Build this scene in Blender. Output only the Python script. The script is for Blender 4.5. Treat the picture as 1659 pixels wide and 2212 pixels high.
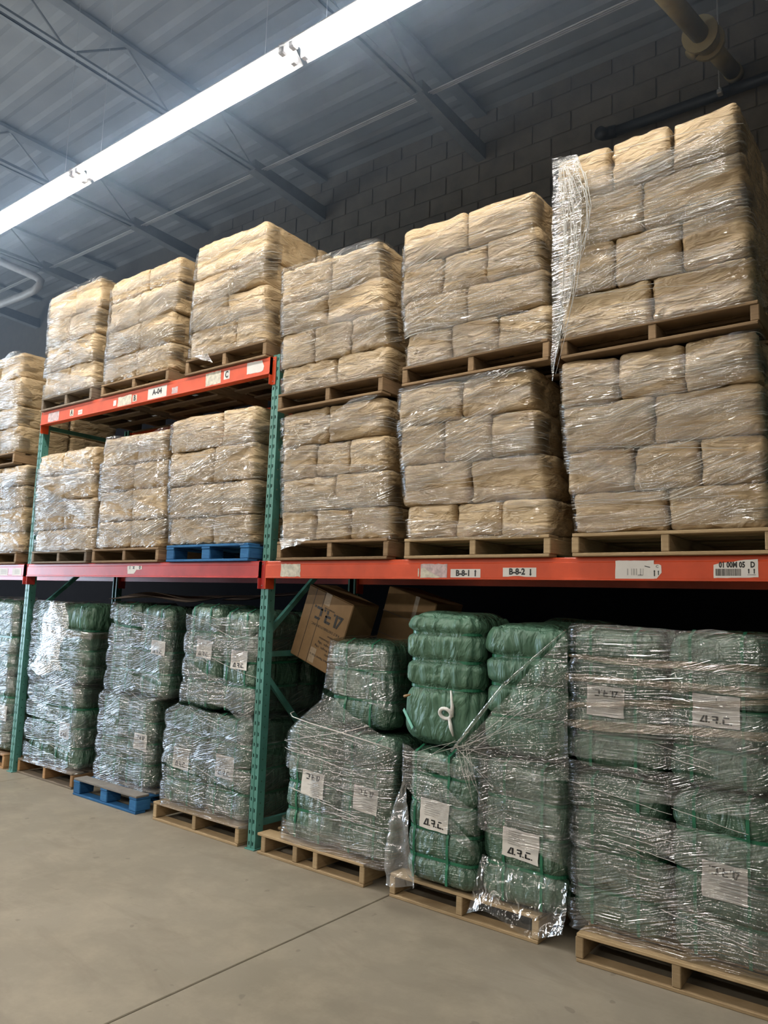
import bpy, math, random
import numpy as np
from mathutils import Matrix, Vector

random.seed(7)
SC = bpy.context.scene
for o in list(bpy.data.objects):
    bpy.data.objects.remove(o)

# ------------------------------------------------------------------ camera, world, lights, exposure
cam_data = bpy.data.cameras.new('camera')
cam = bpy.data.objects.new('camera', cam_data)
SC.collection.objects.link(cam)
_f = Vector((-0.6092443, 0.78344007, 0.12265005))
_r = Vector((0.79154346, 0.61013454, 0.03456579))
_u = Vector((0.0477528, -0.11814185, 0.99184786))
cam.matrix_world = Matrix(((_r.x, _u.x, -_f.x, 4.23148), (_r.y, _u.y, -_f.y, -3.97914),
                           (_r.z, _u.z, -_f.z, 1.75588), (0, 0, 0, 1)))
cam_data.sensor_fit = 'HORIZONTAL'
cam_data.sensor_width = 36.0
cam_data.lens = 36.0 * 1649.28 / 1659.0
cam_data.clip_start = 0.05
cam_data.clip_end = 100
SC.camera = cam

world = bpy.data.worlds.new('world')
SC.world = world
world.use_nodes = True
world.node_tree.nodes['Background'].inputs[0].default_value = (0.55, 0.68, 0.9, 1)
world.node_tree.nodes['Background'].inputs[1].default_value = 0.02

TUBE_STRENGTH = 60.0
HAZE = 0.085
CEILING_FILL_WATTS = 11.0
AISLE_WATTS = 165.0
DOOR_WATTS = 700.0
SC.view_settings.view_transform = 'Standard'
SC.view_settings.look = 'None'
SC.view_settings.gamma = 1.0
SC.view_settings.use_curve_mapping = False
SC.view_settings.exposure = 0.22
SC.cycles.max_bounces = 4
SC.cycles.diffuse_bounces = 2
SC.cycles.glossy_bounces = 2
SC.cycles.transmission_bounces = 2
SC.cycles.transparent_max_bounces = 10
SC.cycles.caustics_reflective = False
SC.cycles.caustics_refractive = False


def area_light(name, loc, rot, sx, sy, watts, col):
    d = bpy.data.lights.new(name, 'AREA')
    d.shape = 'RECTANGLE'
    d.size, d.size_y, d.energy, d.color = sx, sy, watts, col
    o = bpy.data.objects.new(name, d)
    o.location = loc
    o.rotation_euler = rot
    SC.collection.objects.link(o)
    return o


# the other fluorescent rows of the hall (outside the frame) and the daylight of the dock door far down the aisle
for k, yy in enumerate((-5.4, -8.6)):
    for xx in (-10.0, -5.3, -0.6):
        area_light('aisle_lamp', (xx, yy, 5.25), (0, 0, 0), 4.9, 0.22, AISLE_WATTS, (1.0, 0.94, 0.84))
    area_light('aisle_lamp', (6.2, yy, 5.25), (0, 0, 0), 2.4, 0.22, AISLE_WATTS * 0.45, (1.0, 0.94, 0.84))
area_light('dock_door_daylight', (-13.2, -3.2, 2.1), (0, math.radians(-90), 0), 4.0, 4.2, DOOR_WATTS, (0.62, 0.80, 1.0))


# ------------------------------------------------------------------ node helpers and materials
class NT:
    def __init__(self, name):
        self.m = bpy.data.materials.new(name)
        self.m.use_nodes = True
        self.t = self.m.node_tree
        self.t.nodes.clear()
        self.out = self.t.nodes.new('ShaderNodeOutputMaterial')

    def put(self, inp, v):
        if hasattr(v, 'is_output'):
            self.t.links.new(v, inp)
        elif v is not None:
            if isinstance(v, tuple) and len(v) == 3 and inp.type == 'RGBA':
                v = v + (1.0,)
            inp.default_value = v

    def n(self, typ, ins=None, **props):
        nd = self.t.nodes.new(typ)
        for k, v in props.items():
            setattr(nd, k, v)
        for k, v in (ins or {}).items():
            self.put(nd.inputs[k], v)
        return nd

    def math(self, op, a, b=0.0, clamp=False):
        nd = self.n('ShaderNodeMath', operation=op, use_clamp=clamp)
        self.put(nd.inputs[0], a)
        self.put(nd.inputs[1], b)
        return nd.outputs[0]

    def noise(self, vec, scale, detail=3.0, rough=0.5, dist=0.0, typ='FBM'):
        nd = self.n('ShaderNodeTexNoise', {'Vector': vec, 'Scale': scale, 'Detail': detail, 'Distortion': dist})
        nd.noise_type = typ
        nd.inputs['Roughness'].default_value = rough
        return nd.outputs[0]

    def ramp(self, fac, *stops):
        nd = self.n('ShaderNodeValToRGB', {'Fac': fac})
        e = nd.color_ramp.elements
        while len(e) < len(stops):
            e.new(0.5)
        for el, (p, c) in zip(e, stops):
            el.position = p
            el.color = (c + (1.0,)) if isinstance(c, tuple) else (c, c, c, 1.0)
        return nd.outputs[0]

    def mix(self, fac, a, b, blend='MIX'):
        nd = self.n('ShaderNodeMix', data_type='RGBA', blend_type=blend)
        self.put(nd.inputs[0], fac)
        self.put(nd.inputs[6], a)
        self.put(nd.inputs[7], b)
        return nd.outputs[2]

    def pos(self):
        return self.n('ShaderNodeNewGeometry').outputs['Position']

    def obj(self):
        return self.n('ShaderNodeTexCoord').outputs['Object']

    def rnd(self):
        return self.n('ShaderNodeObjectInfo').outputs['Random']

    def scaled(self, vec, sx, sy, sz, rot=(0, 0, 0)):
        return self.n('ShaderNodeMapping', {'Vector': vec, 'Scale': (sx, sy, sz), 'Rotation': rot}).outputs[0]

    def bump(self, h, strength, dist, normal=None):
        nd = self.n('ShaderNodeBump', {'Height': h, 'Strength': strength, 'Distance': dist})
        if normal is not None:
            self.t.links.new(normal, nd.inputs['Normal'])
        return nd.outputs[0]

    def pbr(self, **ins):
        nd = self.n('ShaderNodeBsdfPrincipled')
        for k, v in ins.items():
            self.put(nd.inputs[k.replace('_', ' ')], v)
        return nd.outputs[0]

    def done(self, shader):
        self.t.links.new(shader, self.out.inputs['Surface'])
        return self.m

    def streaks(self, lo=(3.6, 105.0), seed=0.0):
        """Height of stretch film wrinkles: long fine ridges that run along the wrap direction and change slope slowly."""
        p = self.pos()
        x, y, z = self.n('ShaderNodeSeparateXYZ', {'Vector': p}).outputs
        u = self.math('ADD', x, self.math('MULTIPLY', y, 0.9))
        nd = self.n('ShaderNodeTexNoise', {'Vector': p, 'Scale': 1.7 + seed, 'Detail': 2.0})
        wr, wg, wb = self.n('ShaderNodeSeparateColor', {'Color': nd.outputs['Color']}).outputs
        outs = []
        for slope, amp, off in ((-0.04, 0.06, 0.0), (-0.34, 0.07, 7.3)):
            zz = self.math('ADD', z, self.math('MULTIPLY', u, slope))
            zz = self.math('ADD', zz, self.math('MULTIPLY', wr, amp))
            v = self.n('ShaderNodeCombineXYZ', {'X': self.math('MULTIPLY', u, lo[0]),
                                                'Y': self.math('MULTIPLY', zz, lo[1]), 'Z': off + seed})
            outs.append(self.noise(v.outputs[0], 1.0, 1.0, 0.5))
        m1 = self.ramp(wg, (0.50, 0.0), (0.58, 1.0))

        def lerp(f, a, b):
            return self.n('ShaderNodeMix', {0: f, 2: a, 3: b}, data_type='FLOAT').outputs[0]
        return lerp(m1, outs[0], outs[1])


def plain(name, col, rough=0.5, metal=0.0, spec=0.5, var=0.06, scale=9.0, bump=0.0):
    t = NT(name)
    p = t.pos()
    f = t.noise(p, scale, 4.0, 0.6)
    c0 = tuple(max(0.0, c * (1 - 2.2 * var)) for c in col)
    c1 = tuple(min(1.0, c * (1 + 2.2 * var)) for c in col)
    c = t.ramp(f, (0.3, c0), (0.7, c1))
    kw = dict(Base_Color=c, Roughness=rough, Metallic=metal, Specular_IOR_Level=spec)
    if bump:
        kw['Normal'] = t.bump(t.noise(p, 60.0, 4.0), bump, 0.01)
    return t.done(t.pbr(**kw))


def mat_kraft():
    t = NT('kraft_paper')
    p = t.pos()
    r = t.rnd()
    col = t.ramp(t.noise(p, 2.4, 3.0, 0.6), (0.3, (0.49, 0.355, 0.20)), (0.7, (0.65, 0.49, 0.295)))
    col = t.mix(t.math('MULTIPLY', r, 0.45), col, (0.35, 0.245, 0.13))
    wr = t.noise(t.scaled(p, 5.0, 5.0, 9.0, (0.2, 0.5, 0.3)), 1.0, 3.0, 0.6, 0.8, 'RIDGED_MULTIFRACTAL')
    wr2 = t.noise(t.scaled(p, 5.0, 5.0, 14.0, (0.0, -0.5, 0.2)), 1.3, 3.0, 0.55, 0.5)
    h = t.math('ADD', t.math('MULTIPLY', wr, 0.30), t.math('MULTIPLY', wr2, 0.9))
    nb = t.bump(h, 0.8, 0.06)
    nc = t.bump(t.streaks(), 1.0, 0.022, nb)
    sh = t.pbr(Base_Color=col, Roughness=0.65, Specular_IOR_Level=0.25, Normal=nb,
               Coat_Weight=1.0, Coat_Roughness=0.06, Coat_IOR=1.6, Coat_Normal=nc)
    return t.done(sh)


def mat_woven(name, wrapped):
    t = NT(name)
    p = t.pos()
    r = t.rnd()
    lo, hi = ((0.040, 0.098, 0.064), (0.066, 0.145, 0.092)) if wrapped else ((0.055, 0.135, 0.088), (0.098, 0.200, 0.132))
    col = t.ramp(t.noise(p, 3.0, 3.0, 0.6), (0.3, lo), (0.7, hi))
    col = t.mix(t.math('MULTIPLY', r, 0.35), col, (0.05, 0.115, 0.075))
    wr = t.noise(t.scaled(p, 11.0, 11.0, 3.0), 1.0, 3.0, 0.6, 0.7, 'RIDGED_MULTIFRACTAL')
    wr2 = t.noise(t.scaled(p, 13.0, 13.0, 5.0, (0.1, 0.3, 0.0)), 1.0, 3.0, 0.55, 0.8)
    h = t.math('ADD', t.math('MULTIPLY', wr, 0.32), wr2)
    nb = t.bump(h, 0.85, 0.05)
    kw = dict(Base_Color=col, Roughness=0.40, Specular_IOR_Level=0.45, Normal=nb)
    if wrapped:
        kw.update(Coat_Weight=1.0, Coat_Roughness=0.07, Coat_IOR=1.65, Coat_Normal=t.bump(t.streaks(seed=0.4), 0.9, 0.022, nb))
    return t.done(t.pbr(**kw))


def mat_film(name, milk, gloss, seed, tint=(0.93, 0.95, 0.96), line=0.25, crumple=False):
    t = NT(name)
    if crumple:
        p = t.pos()
        st = t.noise(t.scaled(p, 30.0, 30.0, 17.0, (0.3, 0.4, 0.2)), 1.0, 2.0, 0.6, 0.6, 'RIDGED_MULTIFRACTAL')
        nb = t.bump(st, 0.7, 0.02)
        lines = t.ramp(st, (0.90, 0.0), (1.6, 1.0))
    else:
        st = t.streaks(seed=seed)
        nb = t.bump(st, 1.0, 0.025)
        lines = t.ramp(st, (0.57, 0.0), (0.72, 1.0))  # whitish lines put the wrinkle glints into the film colour
    milkf = t.math('ADD', t.math('MULTIPLY', lines, line), milk, True)
    tr = t.n('ShaderNodeBsdfTransparent', {'Color': (0.985, 0.985, 0.98)}).outputs[0]
    df = t.n('ShaderNodeBsdfDiffuse', {'Color': tint, 'Normal': nb}).outputs[0]
    m1 = t.n('ShaderNodeMixShader', {0: milkf, 1: tr, 2: df}).outputs[0]
    gl = t.n('ShaderNodeBsdfGlossy', {'Color': (1, 1, 1), 'Roughness': 0.085, 'Normal': nb}).outputs[0]
    fr = t.n('ShaderNodeLayerWeight', {'Blend': 0.30, 'Normal': nb}).outputs['Fresnel']
    gf = t.math('ADD', t.math('MULTIPLY', fr, 0.5), gloss, True)
    m2 = t.n('ShaderNodeMixShader', {0: gf, 1: m1, 2: gl}).outputs[0]
    return t.done(m2)


def mat_wood(name, ca, cb):
    t = NT(name)
    p = t.pos()
    r = t.rnd()
    g = t.noise(t.scaled(p, 5.0, 5.0, 45.0), 1.0, 5.0, 0.65, 1.2)
    col = t.ramp(g, (0.3, ca), (0.7, cb))
    dark = tuple(c * 0.55 for c in ca)
    col = t.mix(t.math('MULTIPLY', r, 0.55), col, dark)
    st = t.ramp(t.noise(p, 6.0, 5.0, 0.7), (0.55, 0.0), (0.75, 0.55))
    col = t.mix(st, col, tuple(c * 0.6 for c in cb))
    return t.done(t.pbr(Base_Color=col, Roughness=0.75, Specular_IOR_Level=0.2,
                        Normal=t.bump(g, 0.4, 0.004)))


def mat_floor():
    t = NT('concrete_floor')
    p = t.pos()
    a = t.noise(p, 0.55, 6.0, 0.62, 0.6)
    b = t.noise(p, 3.2, 6.0, 0.7)
    c = t.noise(p, 60.0, 3.0, 0.6)
    col = t.ramp(a, (0.3, (0.215, 0.187, 0.142)), (0.7, (0.305, 0.269, 0.212)))
    col = t.mix(t.ramp(b, (0.45, 0.0), (0.75, 0.5)), col, (0.42, 0.36, 0.27))
    col = t.mix(t.ramp(t.noise(t.scaled(p, 0.8, 2.4, 1.0), 1.4, 5.0, 0.65, 0.8), (0.52, 0.0), (0.72, 0.55)), col, (0.19, 0.16, 0.125))
    col = t.mix(t.math('MULTIPLY', c, 0.16), col, (0.2, 0.17, 0.13))
    sp = t.ramp(t.noise(p, 8.0, 2.0), (0.70, 0.0), (0.73, 0.5))
    col = t.mix(sp, col, (0.14, 0.12, 0.1))
    rough = t.ramp(a, (0.3, 0.42), (0.7, 0.62))
    return t.done(t.pbr(Base_Color=col, Roughness=rough, Specular_IOR_Level=0.35, Normal=t.bump(b, 0.12, 0.01)))


def mat_emit(name, col, strength):
    t = NT(name)
    return t.done(t.n('ShaderNodeEmission', {'Color': col, 'Strength': strength}).outputs[0])


M = {
    'kraft': mat_kraft(),
    'green_wrapped': mat_woven('green_woven_wrapped', True),
    'green': mat_woven('green_woven', False),
    'film': mat_film('clear_stretch_film', 0.012, 0.075, 0.0, (0.97, 0.92, 0.83), line=0.42),
    'film_milky': mat_film('layered_stretch_film', 0.024, 0.095, 0.7, line=0.14),
    'film_thick': mat_film('bunched_stretch_film', 0.03, 0.035, 1.7, line=0.26, crumple=True),
    'film_tail': mat_film('doubled_loose_film', 0.15, 0.09, 1.1, line=0.40, crumple=True),
    'film_tan': mat_film('bunched_film_reflecting_kraft', 0.30, 0.12, 2.3, (0.44, 0.33, 0.22)),  # tan tint paints in the kraft bales reflected by the bunched film
    'strand': plain('film_strand', (0.55, 0.54, 0.50), 0.2, spec=0.8),
    'strap': plain('green_strap', (0.022, 0.16, 0.085), 0.35),
    'strap_light': plain('pale_green_strap', (0.11, 0.36, 0.24), 0.35),
    'paper': plain('white_label_paper', (0.74, 0.71, 0.67), 0.6, var=0.03),
    'ink': plain('black_ink', (0.018, 0.017, 0.017), 0.6, var=0.02),
    'grey_ink': plain('grey_print', (0.42, 0.40, 0.38), 0.6, var=0.02),
    'old_sticker': plain('worn_sticker', (0.62, 0.58, 0.47), 0.6, var=0.14, scale=30),
    'pink_sticker': plain('worn_pink_sticker', (0.55, 0.42, 0.42), 0.45, var=0.14, scale=40),
    'yellow': plain('yellow_sticker', (0.62, 0.42, 0.06), 0.5),
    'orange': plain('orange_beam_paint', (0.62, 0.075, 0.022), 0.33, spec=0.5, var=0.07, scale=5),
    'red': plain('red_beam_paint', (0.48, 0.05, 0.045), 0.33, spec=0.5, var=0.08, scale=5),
    'teal': plain('green_upright_paint', (0.075, 0.235, 0.200), 0.38, var=0.08, scale=7),
    'steel': plain('zinc_pin', (0.7, 0.7, 0.7), 0.3, metal=0.8),
    'pine': mat_wood('new_pine', (0.36, 0.25, 0.135), (0.54, 0.40, 0.235)),
    'oldwood': mat_wood('weathered_pine', (0.21, 0.135, 0.072), (0.36, 0.24, 0.132)),
    'greywood': mat_wood('grey_weathered_wood', (0.16, 0.125, 0.09), (0.30, 0.24, 0.175)),
    'endwood': mat_wood('sawn_block_wood', (0.36, 0.2, 0.09), (0.52, 0.31, 0.15)),
    'blue': mat_wood('blue_painted_wood', (0.018, 0.105, 0.27), (0.05, 0.19, 0.40)),
    'bluegrey': mat_wood('worn_blue_grey_wood', (0.20, 0.19, 0.18), (0.33, 0.30, 0.26)),
    'card': plain('brown_corrugated_card', (0.225, 0.142, 0.072), 0.7, spec=0.2, var=0.05),
    'card_dark': plain('grey_brown_card', (0.17, 0.135, 0.11), 0.75, spec=0.2, var=0.05),
    'tape': plain('clear_packing_tape', (0.32, 0.24, 0.16), 0.12, spec=0.8, var=0.08, scale=40),
    'floor': mat_floor(),
    'block': plain('painted_block', (0.17, 0.155, 0.135), 0.85, spec=0.15, var=0.09, scale=5, bump=0.3),
    'wall_shade': plain('painted_wall_shade', (0.008, 0.008, 0.010), 0.95, spec=0.1),  # near-black: the shade behind the racks is put into the colour
    'mortar': plain('mortar', (0.148, 0.135, 0.118), 0.9, spec=0.1),
    'deck': plain('roof_deck_paint', (0.22, 0.23, 0.24), 0.6, spec=0.3, var=0.06, scale=2),
    'joist': plain('joist_steel', (0.185, 0.195, 0.205), 0.55, spec=0.3),
    'wallpaint': plain('hall_wall_paint', (0.27, 0.265, 0.25), 0.8, spec=0.2),
    'enamel': plain('white_enamel', (0.82, 0.82, 0.82), 0.3, var=0.02),
    'socket': plain('white_lamp_socket', (0.62, 0.62, 0.66), 0.4, var=0.02),
    'tube': mat_emit('fluorescent_glow', (1.0, 0.965, 0.90, 1.0), TUBE_STRENGTH),
    'gaspipe': plain('yellow_pipe_paint', (0.33, 0.27, 0.14), 0.5),
    'blackpipe': plain('black_iron_pipe', (0.03, 0.03, 0.032), 0.5),
    'duct': plain('pale_grey_pipe', (0.42, 0.42, 0.43), 0.5),
    'conduit': plain('grey_conduit', (0.36, 0.36, 0.355), 0.4),
    'white_tie': plain('white_cloth_tie', (0.78, 0.77, 0.74), 0.5),
    'rust': plain('brown_tape_scrap', (0.28, 0.16, 0.06), 0.4),
}


# ------------------------------------------------------------------ mesh helpers
class MB:
    def __init__(self):
        self.v, self.f, self.k = [], [], 0

    def add(self, v, f):
        v = np.asarray(v, float)
        self.v.append(v)
        self.f.extend([tuple(i + self.k for i in q) for q in f])
        self.k += len(v)
        return self

    def box(self, x0, x1, y0, y1, z0, z1):
        v = [(x, y, z) for z in (z0, z1) for y in (y0, y1) for x in (x0, x1)]
        return self.add(v, [(0, 2, 3, 1), (4, 5, 7, 6), (0, 1, 5, 4), (2, 6, 7, 3), (0, 4, 6, 2), (1, 3, 7, 5)])

    def cbox(self, x0, x1, y0, y1, z0, z1, c=0.003):
        """Box with chamfered edges."""
        cx, cy, cz = (x0 + x1) / 2, (y0 + y1) / 2, (z0 + z1) / 2
        hx, hy, hz = (x1 - x0) / 2, (y1 - y0) / 2, (z1 - z0) / 2
        c = min(c, hx * .45, hy * .45, hz * .45)
        v, idx = [], {}
        for sx in (-1, 1):
            for sy in (-1, 1):
                for sz in (-1, 1):
                    for ax, d in enumerate(((0, c, c), (c, 0, c), (c, c, 0))):
                        idx[(sx, sy, sz, ax)] = len(v)
                        v.append((cx + sx * (hx - d[0]), cy + sy * (hy - d[1]), cz + sz * (hz - d[2])))
        f = []
        for s in (-1, 1):
            q = [idx[(s, a, b, 0)] for a, b in ((-1, -1), (1, -1), (1, 1), (-1, 1))]
            f.append(q if s > 0 else q[::-1])
            q = [idx[(a, s, b, 1)] for a, b in ((-1, -1), (1, -1), (1, 1), (-1, 1))]
            f.append(q[::-1] if s > 0 else q)
            q = [idx[(a, b, s, 2)] for a, b in ((-1, -1), (1, -1), (1, 1), (-1, 1))]
            f.append(q if s > 0 else q[::-1])
        for a in (-1, 1):
            for b in (-1, 1):
                q = [idx[(-1, a, b, 1)], idx[(1, a, b, 1)], idx[(1, a, b, 2)], idx[(-1, a, b, 2)]]
                f.append(q if a * b > 0 else q[::-1])
                q = [idx[(a, -1, b, 0)], idx[(a, 1, b, 0)], idx[(a, 1, b, 2)], idx[(a, -1, b, 2)]]
                f.append(q[::-1] if a * b > 0 else q)
                q = [idx[(a, b, -1, 0)], idx[(a, b, 1, 0)], idx[(a, b, 1, 1)], idx[(a, b, -1, 1)]]
                f.append(q if a * b > 0 else q[::-1])
        for sx in (-1, 1):
            for sy in (-1, 1):
                for sz in (-1, 1):
                    q = [idx[(sx, sy, sz, k)] for k in range(3)]
                    f.append(q if sx * sy * sz > 0 else q[::-1])
        return self.add(v, f)

    def prism(self, poly, y0, y1):
        """Polygon in XZ (seen from -Y counter-clockwise) extruded from y0 (front) to y1."""
        n = len(poly)
        v = [(x, y0, z) for x, z in poly] + [(x, y1, z) for x, z in poly]
        f = [tuple(range(n)), tuple(range(2 * n - 1, n - 1, -1))]
        f += [(i, i + n, (i + 1) % n + n, (i + 1) % n) for i in range(n)]
        return self.add(v, f)

    def xprism(self, poly, x0, x1):
        """Polygon in YZ extruded along X."""
        n = len(poly)
        v = [(x0, y, z) for y, z in poly] + [(x1, y, z) for y, z in poly]
        f = [tuple(range(n)), tuple(range(2 * n - 1, n - 1, -1))]
        f += [(i, i + n, (i + 1) % n + n, (i + 1) % n) for i in range(n)]
        return self.add(v, f)

    def tube(self, pts, rad, seg=10, caps=True):
        pts = [Vector(p) for p in pts]
        n = len(pts)
        rads = rad if isinstance(rad, (list, tuple)) else [rad] * n
        vs, fs = [], []
        up = None
        for i, p in enumerate(pts):
            t = (pts[min(i + 1, n - 1)] - pts[max(i - 1, 0)]).normalized()
            if up is None:
                up = Vector((0, 0, 1)) if abs(t.z) < 0.9 else Vector((1, 0, 0))
            a = t.cross(up).normalized()
            b = a.cross(t).normalized()
            up = b
            for k in range(seg):
                w = 2 * math.pi * k / seg
                vs.append(p + rads[i] * (math.cos(w) * a + math.sin(w) * b))
        for i in range(n - 1):
            for k in range(seg):
                k2 = (k + 1) % seg
                fs.append((i * seg + k, i * seg + k2, (i + 1) * seg + k2, (i + 1) * seg + k))
        if caps:
            fs.append(tuple(range(seg))[::-1])
            fs.append(tuple((n - 1) * seg + k for k in range(seg)))
        return self.add([tuple(v) for v in vs], fs)

    def bar(self, p0, p1, w, h):
        """Square-section bar from p0 to p1."""
        p0, p1 = Vector(p0), Vector(p1)
        t = (p1 - p0).normalized()
        up = Vector((0, 0, 1)) if abs(t.z) < 0.95 else Vector((1, 0, 0))
        a = t.cross(up).normalized() * w / 2
        b = a.cross(t).normalized() * h / 2
        v = [tuple(p + s * a + q * b) for p in (p0, p1) for s, q in ((-1, -1), (1, -1), (1, 1), (-1, 1))]
        return self.add(v, [(3, 2, 1, 0), (4, 5, 6, 7), (0, 1, 5, 4), (1, 2, 6, 5), (2, 3, 7, 6), (3, 0, 4, 7)])

    def mesh(self, name, m, smooth=False):
        me = bpy.data.meshes.new(name)
        me.from_pydata(np.concatenate(self.v).tolist(), [], self.f)
        me.materials.append(m if not isinstance(m, str) else M[m])
        if smooth:
            me.shade_smooth()
        me.update()
        return me

    def build(self, name, m, parent=None, smooth=False, loc=None):
        return link(name, self.mesh(name, m, smooth), parent, loc)


def link(name, data, parent=None, loc=None):
    o = bpy.data.objects.new(name, data)
    SC.collection.objects.link(o)
    if parent is not None:
        o.parent = parent
    if loc is not None:
        o.location = loc
    return o


def tag(o, label=None, cat=None, group=None, kind=None):
    if label:
        o['label'] = label
    if cat:
        o['category'] = cat
    if group:
        o['group'] = group
    if kind:
        o['kind'] = kind
    return o


def thing(name, label, cat, loc=(0, 0, 0), rz=0.0, group=None):
    o = link(name, None, None, loc)
    o.rotation_euler = (0, 0, rz)
    return tag(o, label, cat, group)


def np_mesh(name, v, quads, m, smooth=True):
    """Fast quad mesh from numpy arrays."""
    me = bpy.data.meshes.new(name)
    nv, nf = len(v), len(quads)
    me.vertices.add(nv)
    me.vertices.foreach_set('co', np.ascontiguousarray(v, np.float32).ravel())
    me.loops.add(nf * 4)
    me.loops.foreach_set('vertex_index', np.ascontiguousarray(quads, np.int32).ravel())
    me.polygons.add(nf)
    me.polygons.foreach_set('loop_start', np.arange(0, nf * 4, 4, dtype=np.int32))
    me.polygons.foreach_set('use_smooth', np.full(nf, smooth))
    me.materials.append(M[m])
    me.update(calc_edges=True)
    me.validate()
    return me


def hash3(i, j, k, seed):
    h = (i.astype(np.int64) * 73856093) ^ (j.astype(np.int64) * 19349663) ^ (k.astype(np.int64) * 83492791) ^ (seed * 2654435761)
    h = (h ^ (h >> 13)) * 1274126177
    h = h & 0x7fffffff
    h = (h ^ (h >> 16)) & 0xffff
    return h / 65535.0


def vnoise(p, seed=0):
    """Value noise in [0,1] at points p (n,3)."""
    b = np.floor(p)
    f = p - b
    f = f * f * (3 - 2 * f)
    b = b.astype(np.int64)
    out = 0
    for dx in (0, 1):
        wx = f[:, 0] if dx else 1 - f[:, 0]
        for dy in (0, 1):
            wy = f[:, 1] if dy else 1 - f[:, 1]
            for dz in (0, 1):
                wz = f[:, 2] if dz else 1 - f[:, 2]
                out = out + wx * wy * wz * hash3(b[:, 0] + dx, b[:, 1] + dy, b[:, 2] + dz, seed)
    return out


def ridge(p, seed=0):
    return 1 - np.abs(2 * vnoise(p, seed) - 1)


_gb = {}


def boxgrid(nx, ny, nz):
    """Unit cube surface lattice in [-1,1]^3 and its quads."""
    if (nx, ny, nz) in _gb:
        return _gb[(nx, ny, nz)]
    quads, A, B = [], nx + 1, ny + 1

    def key(i, j, k):
        return i + A * (j + B * k)
    I, J = np.meshgrid(np.arange(nx), np.arange(ny), indexing='ij')
    for k, fl in ((0, True), (nz, False)):
        q = np.stack([key(I, J, k), key(I + 1, J, k), key(I + 1, J + 1, k), key(I, J + 1, k)], -1).reshape(-1, 4)
        quads.append(q[:, ::-1] if fl else q)
    I, J = np.meshgrid(np.arange(nx), np.arange(nz), indexing='ij')
    for k, fl in ((0, False), (ny, True)):
        q = np.stack([key(I, k, J), key(I + 1, k, J), key(I + 1, k, J + 1), key(I, k, J + 1)], -1).reshape(-1, 4)
        quads.append(q[:, ::-1] if fl else q)
    I, J = np.meshgrid(np.arange(ny), np.arange(nz), indexing='ij')
    for k, fl in ((0, True), (nx, False)):
        q = np.stack([key(k, I, J), key(k, I + 1, J), key(k, I + 1, J + 1), key(k, I, J + 1)], -1).reshape(-1, 4)
        quads.append(q[:, ::-1] if fl else q)
    quads = np.concatenate(quads)
    keys, inv = np.unique(quads.ravel(), return_inverse=True)
    i = keys % A
    j = (keys // A) % B
    k = keys // (A * B)
    u = np.stack([i * 2.0 / nx - 1, j * 2.0 / ny - 1, k * 2.0 / nz - 1], 1)
    _gb[(nx, ny, nz)] = (u, inv.reshape(-1, 4))
    return _gb[(nx, ny, nz)]


def rounded(u, half, r):
    p = u * half
    q = np.clip(p, -(half - r), half - r)
    d = p - q
    L = np.linalg.norm(d, axis=1, keepdims=True)
    n = d / np.maximum(L, 1e-9)
    return q + n * r, n


# ------------------------------------------------------------------ setting
def setting():
    gap = 0.004
    fb = MB().box(-14, 9, -11, 2.6, -0.30, -0.02).build('floor', 'mortar')
    tag(fb, kind='structure')
    xs = [-14, -12.0, -7.5, -3.1, 1.29, 5.7, 9]
    ys = [-11, -6.5, -2.1, 2.4] if False else [-11, -5.5, 2.4]
    for i in range(len(xs) - 1):
        for j in range(len(ys) - 1):
            MB().cbox(xs[i] + gap, xs[i + 1] - gap, ys[j] + gap, ys[j + 1] - gap, -0.02, 0.0, 0.004).build('slab', 'floor', fb)
    # back wall of painted blocks
    wy = 2.42
    w = MB().box(-14, 9, wy, wy + 0.2, -0.3, 7.3).build('wall_back', 'mortar')
    tag(w, kind='structure')
    bw, bh = 0.406, 0.203
    me = MB().cbox(0, bw - 0.014, -0.012, 0.0, 0, bh - 0.014, 0.004).mesh('block', 'block')
    rng = random.Random(3)
    for row in range(13):
        z = 4.32 + row * bh
        for c in range(20):
            x = -3.9 + c * bw + (bw / 2 if row % 2 else 0)
            o = link('block', me, w, (x, wy + rng.uniform(-0.002, 0.003), z))
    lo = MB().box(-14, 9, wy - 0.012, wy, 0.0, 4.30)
    lo.build('wall_shade_facing', 'wall_shade', w)  # lower wall coloured as dark as the shade behind the loads
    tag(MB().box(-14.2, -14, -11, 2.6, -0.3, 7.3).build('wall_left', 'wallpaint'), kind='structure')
    tag(MB().box(9, 9.2, -11, 2.6, -0.3, 7.3).build('wall_right', 'wallpaint'), kind='structure')
    tag(MB().box(-14, 9, -11.2, -11, -0.3, 7.3).build('wall_front', 'wallpaint'), kind='structure')
    # corrugated roof deck, ribs along X
    prof = []
    y = -11.0
    while y < 2.5:
        prof += [(y, 6.918), (y + 0.15, 6.918), (y + 0.20, 6.90), (y + 0.28, 6.90), (y + 0.33, 6.918)]
        y += 0.33
    v, f = [], []
    for (yy, zz) in prof:
        v += [(-14, yy, zz), (9, yy, zz)]
    for i in range(len(prof) - 1):
        f.append((2 * i, 2 * i + 2, 2 * i + 3, 2 * i + 1))
    n = len(v)
    v += [(-14, -11, 7.2), (9, -11, 7.2), (9, 2.5, 7.2), (-14, 2.5, 7.2)]
    f.append((n, n + 1, n + 2, n + 3))
    tag(MB().add(v, f).build('ceiling', 'deck'), kind='structure')


setting()


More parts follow.
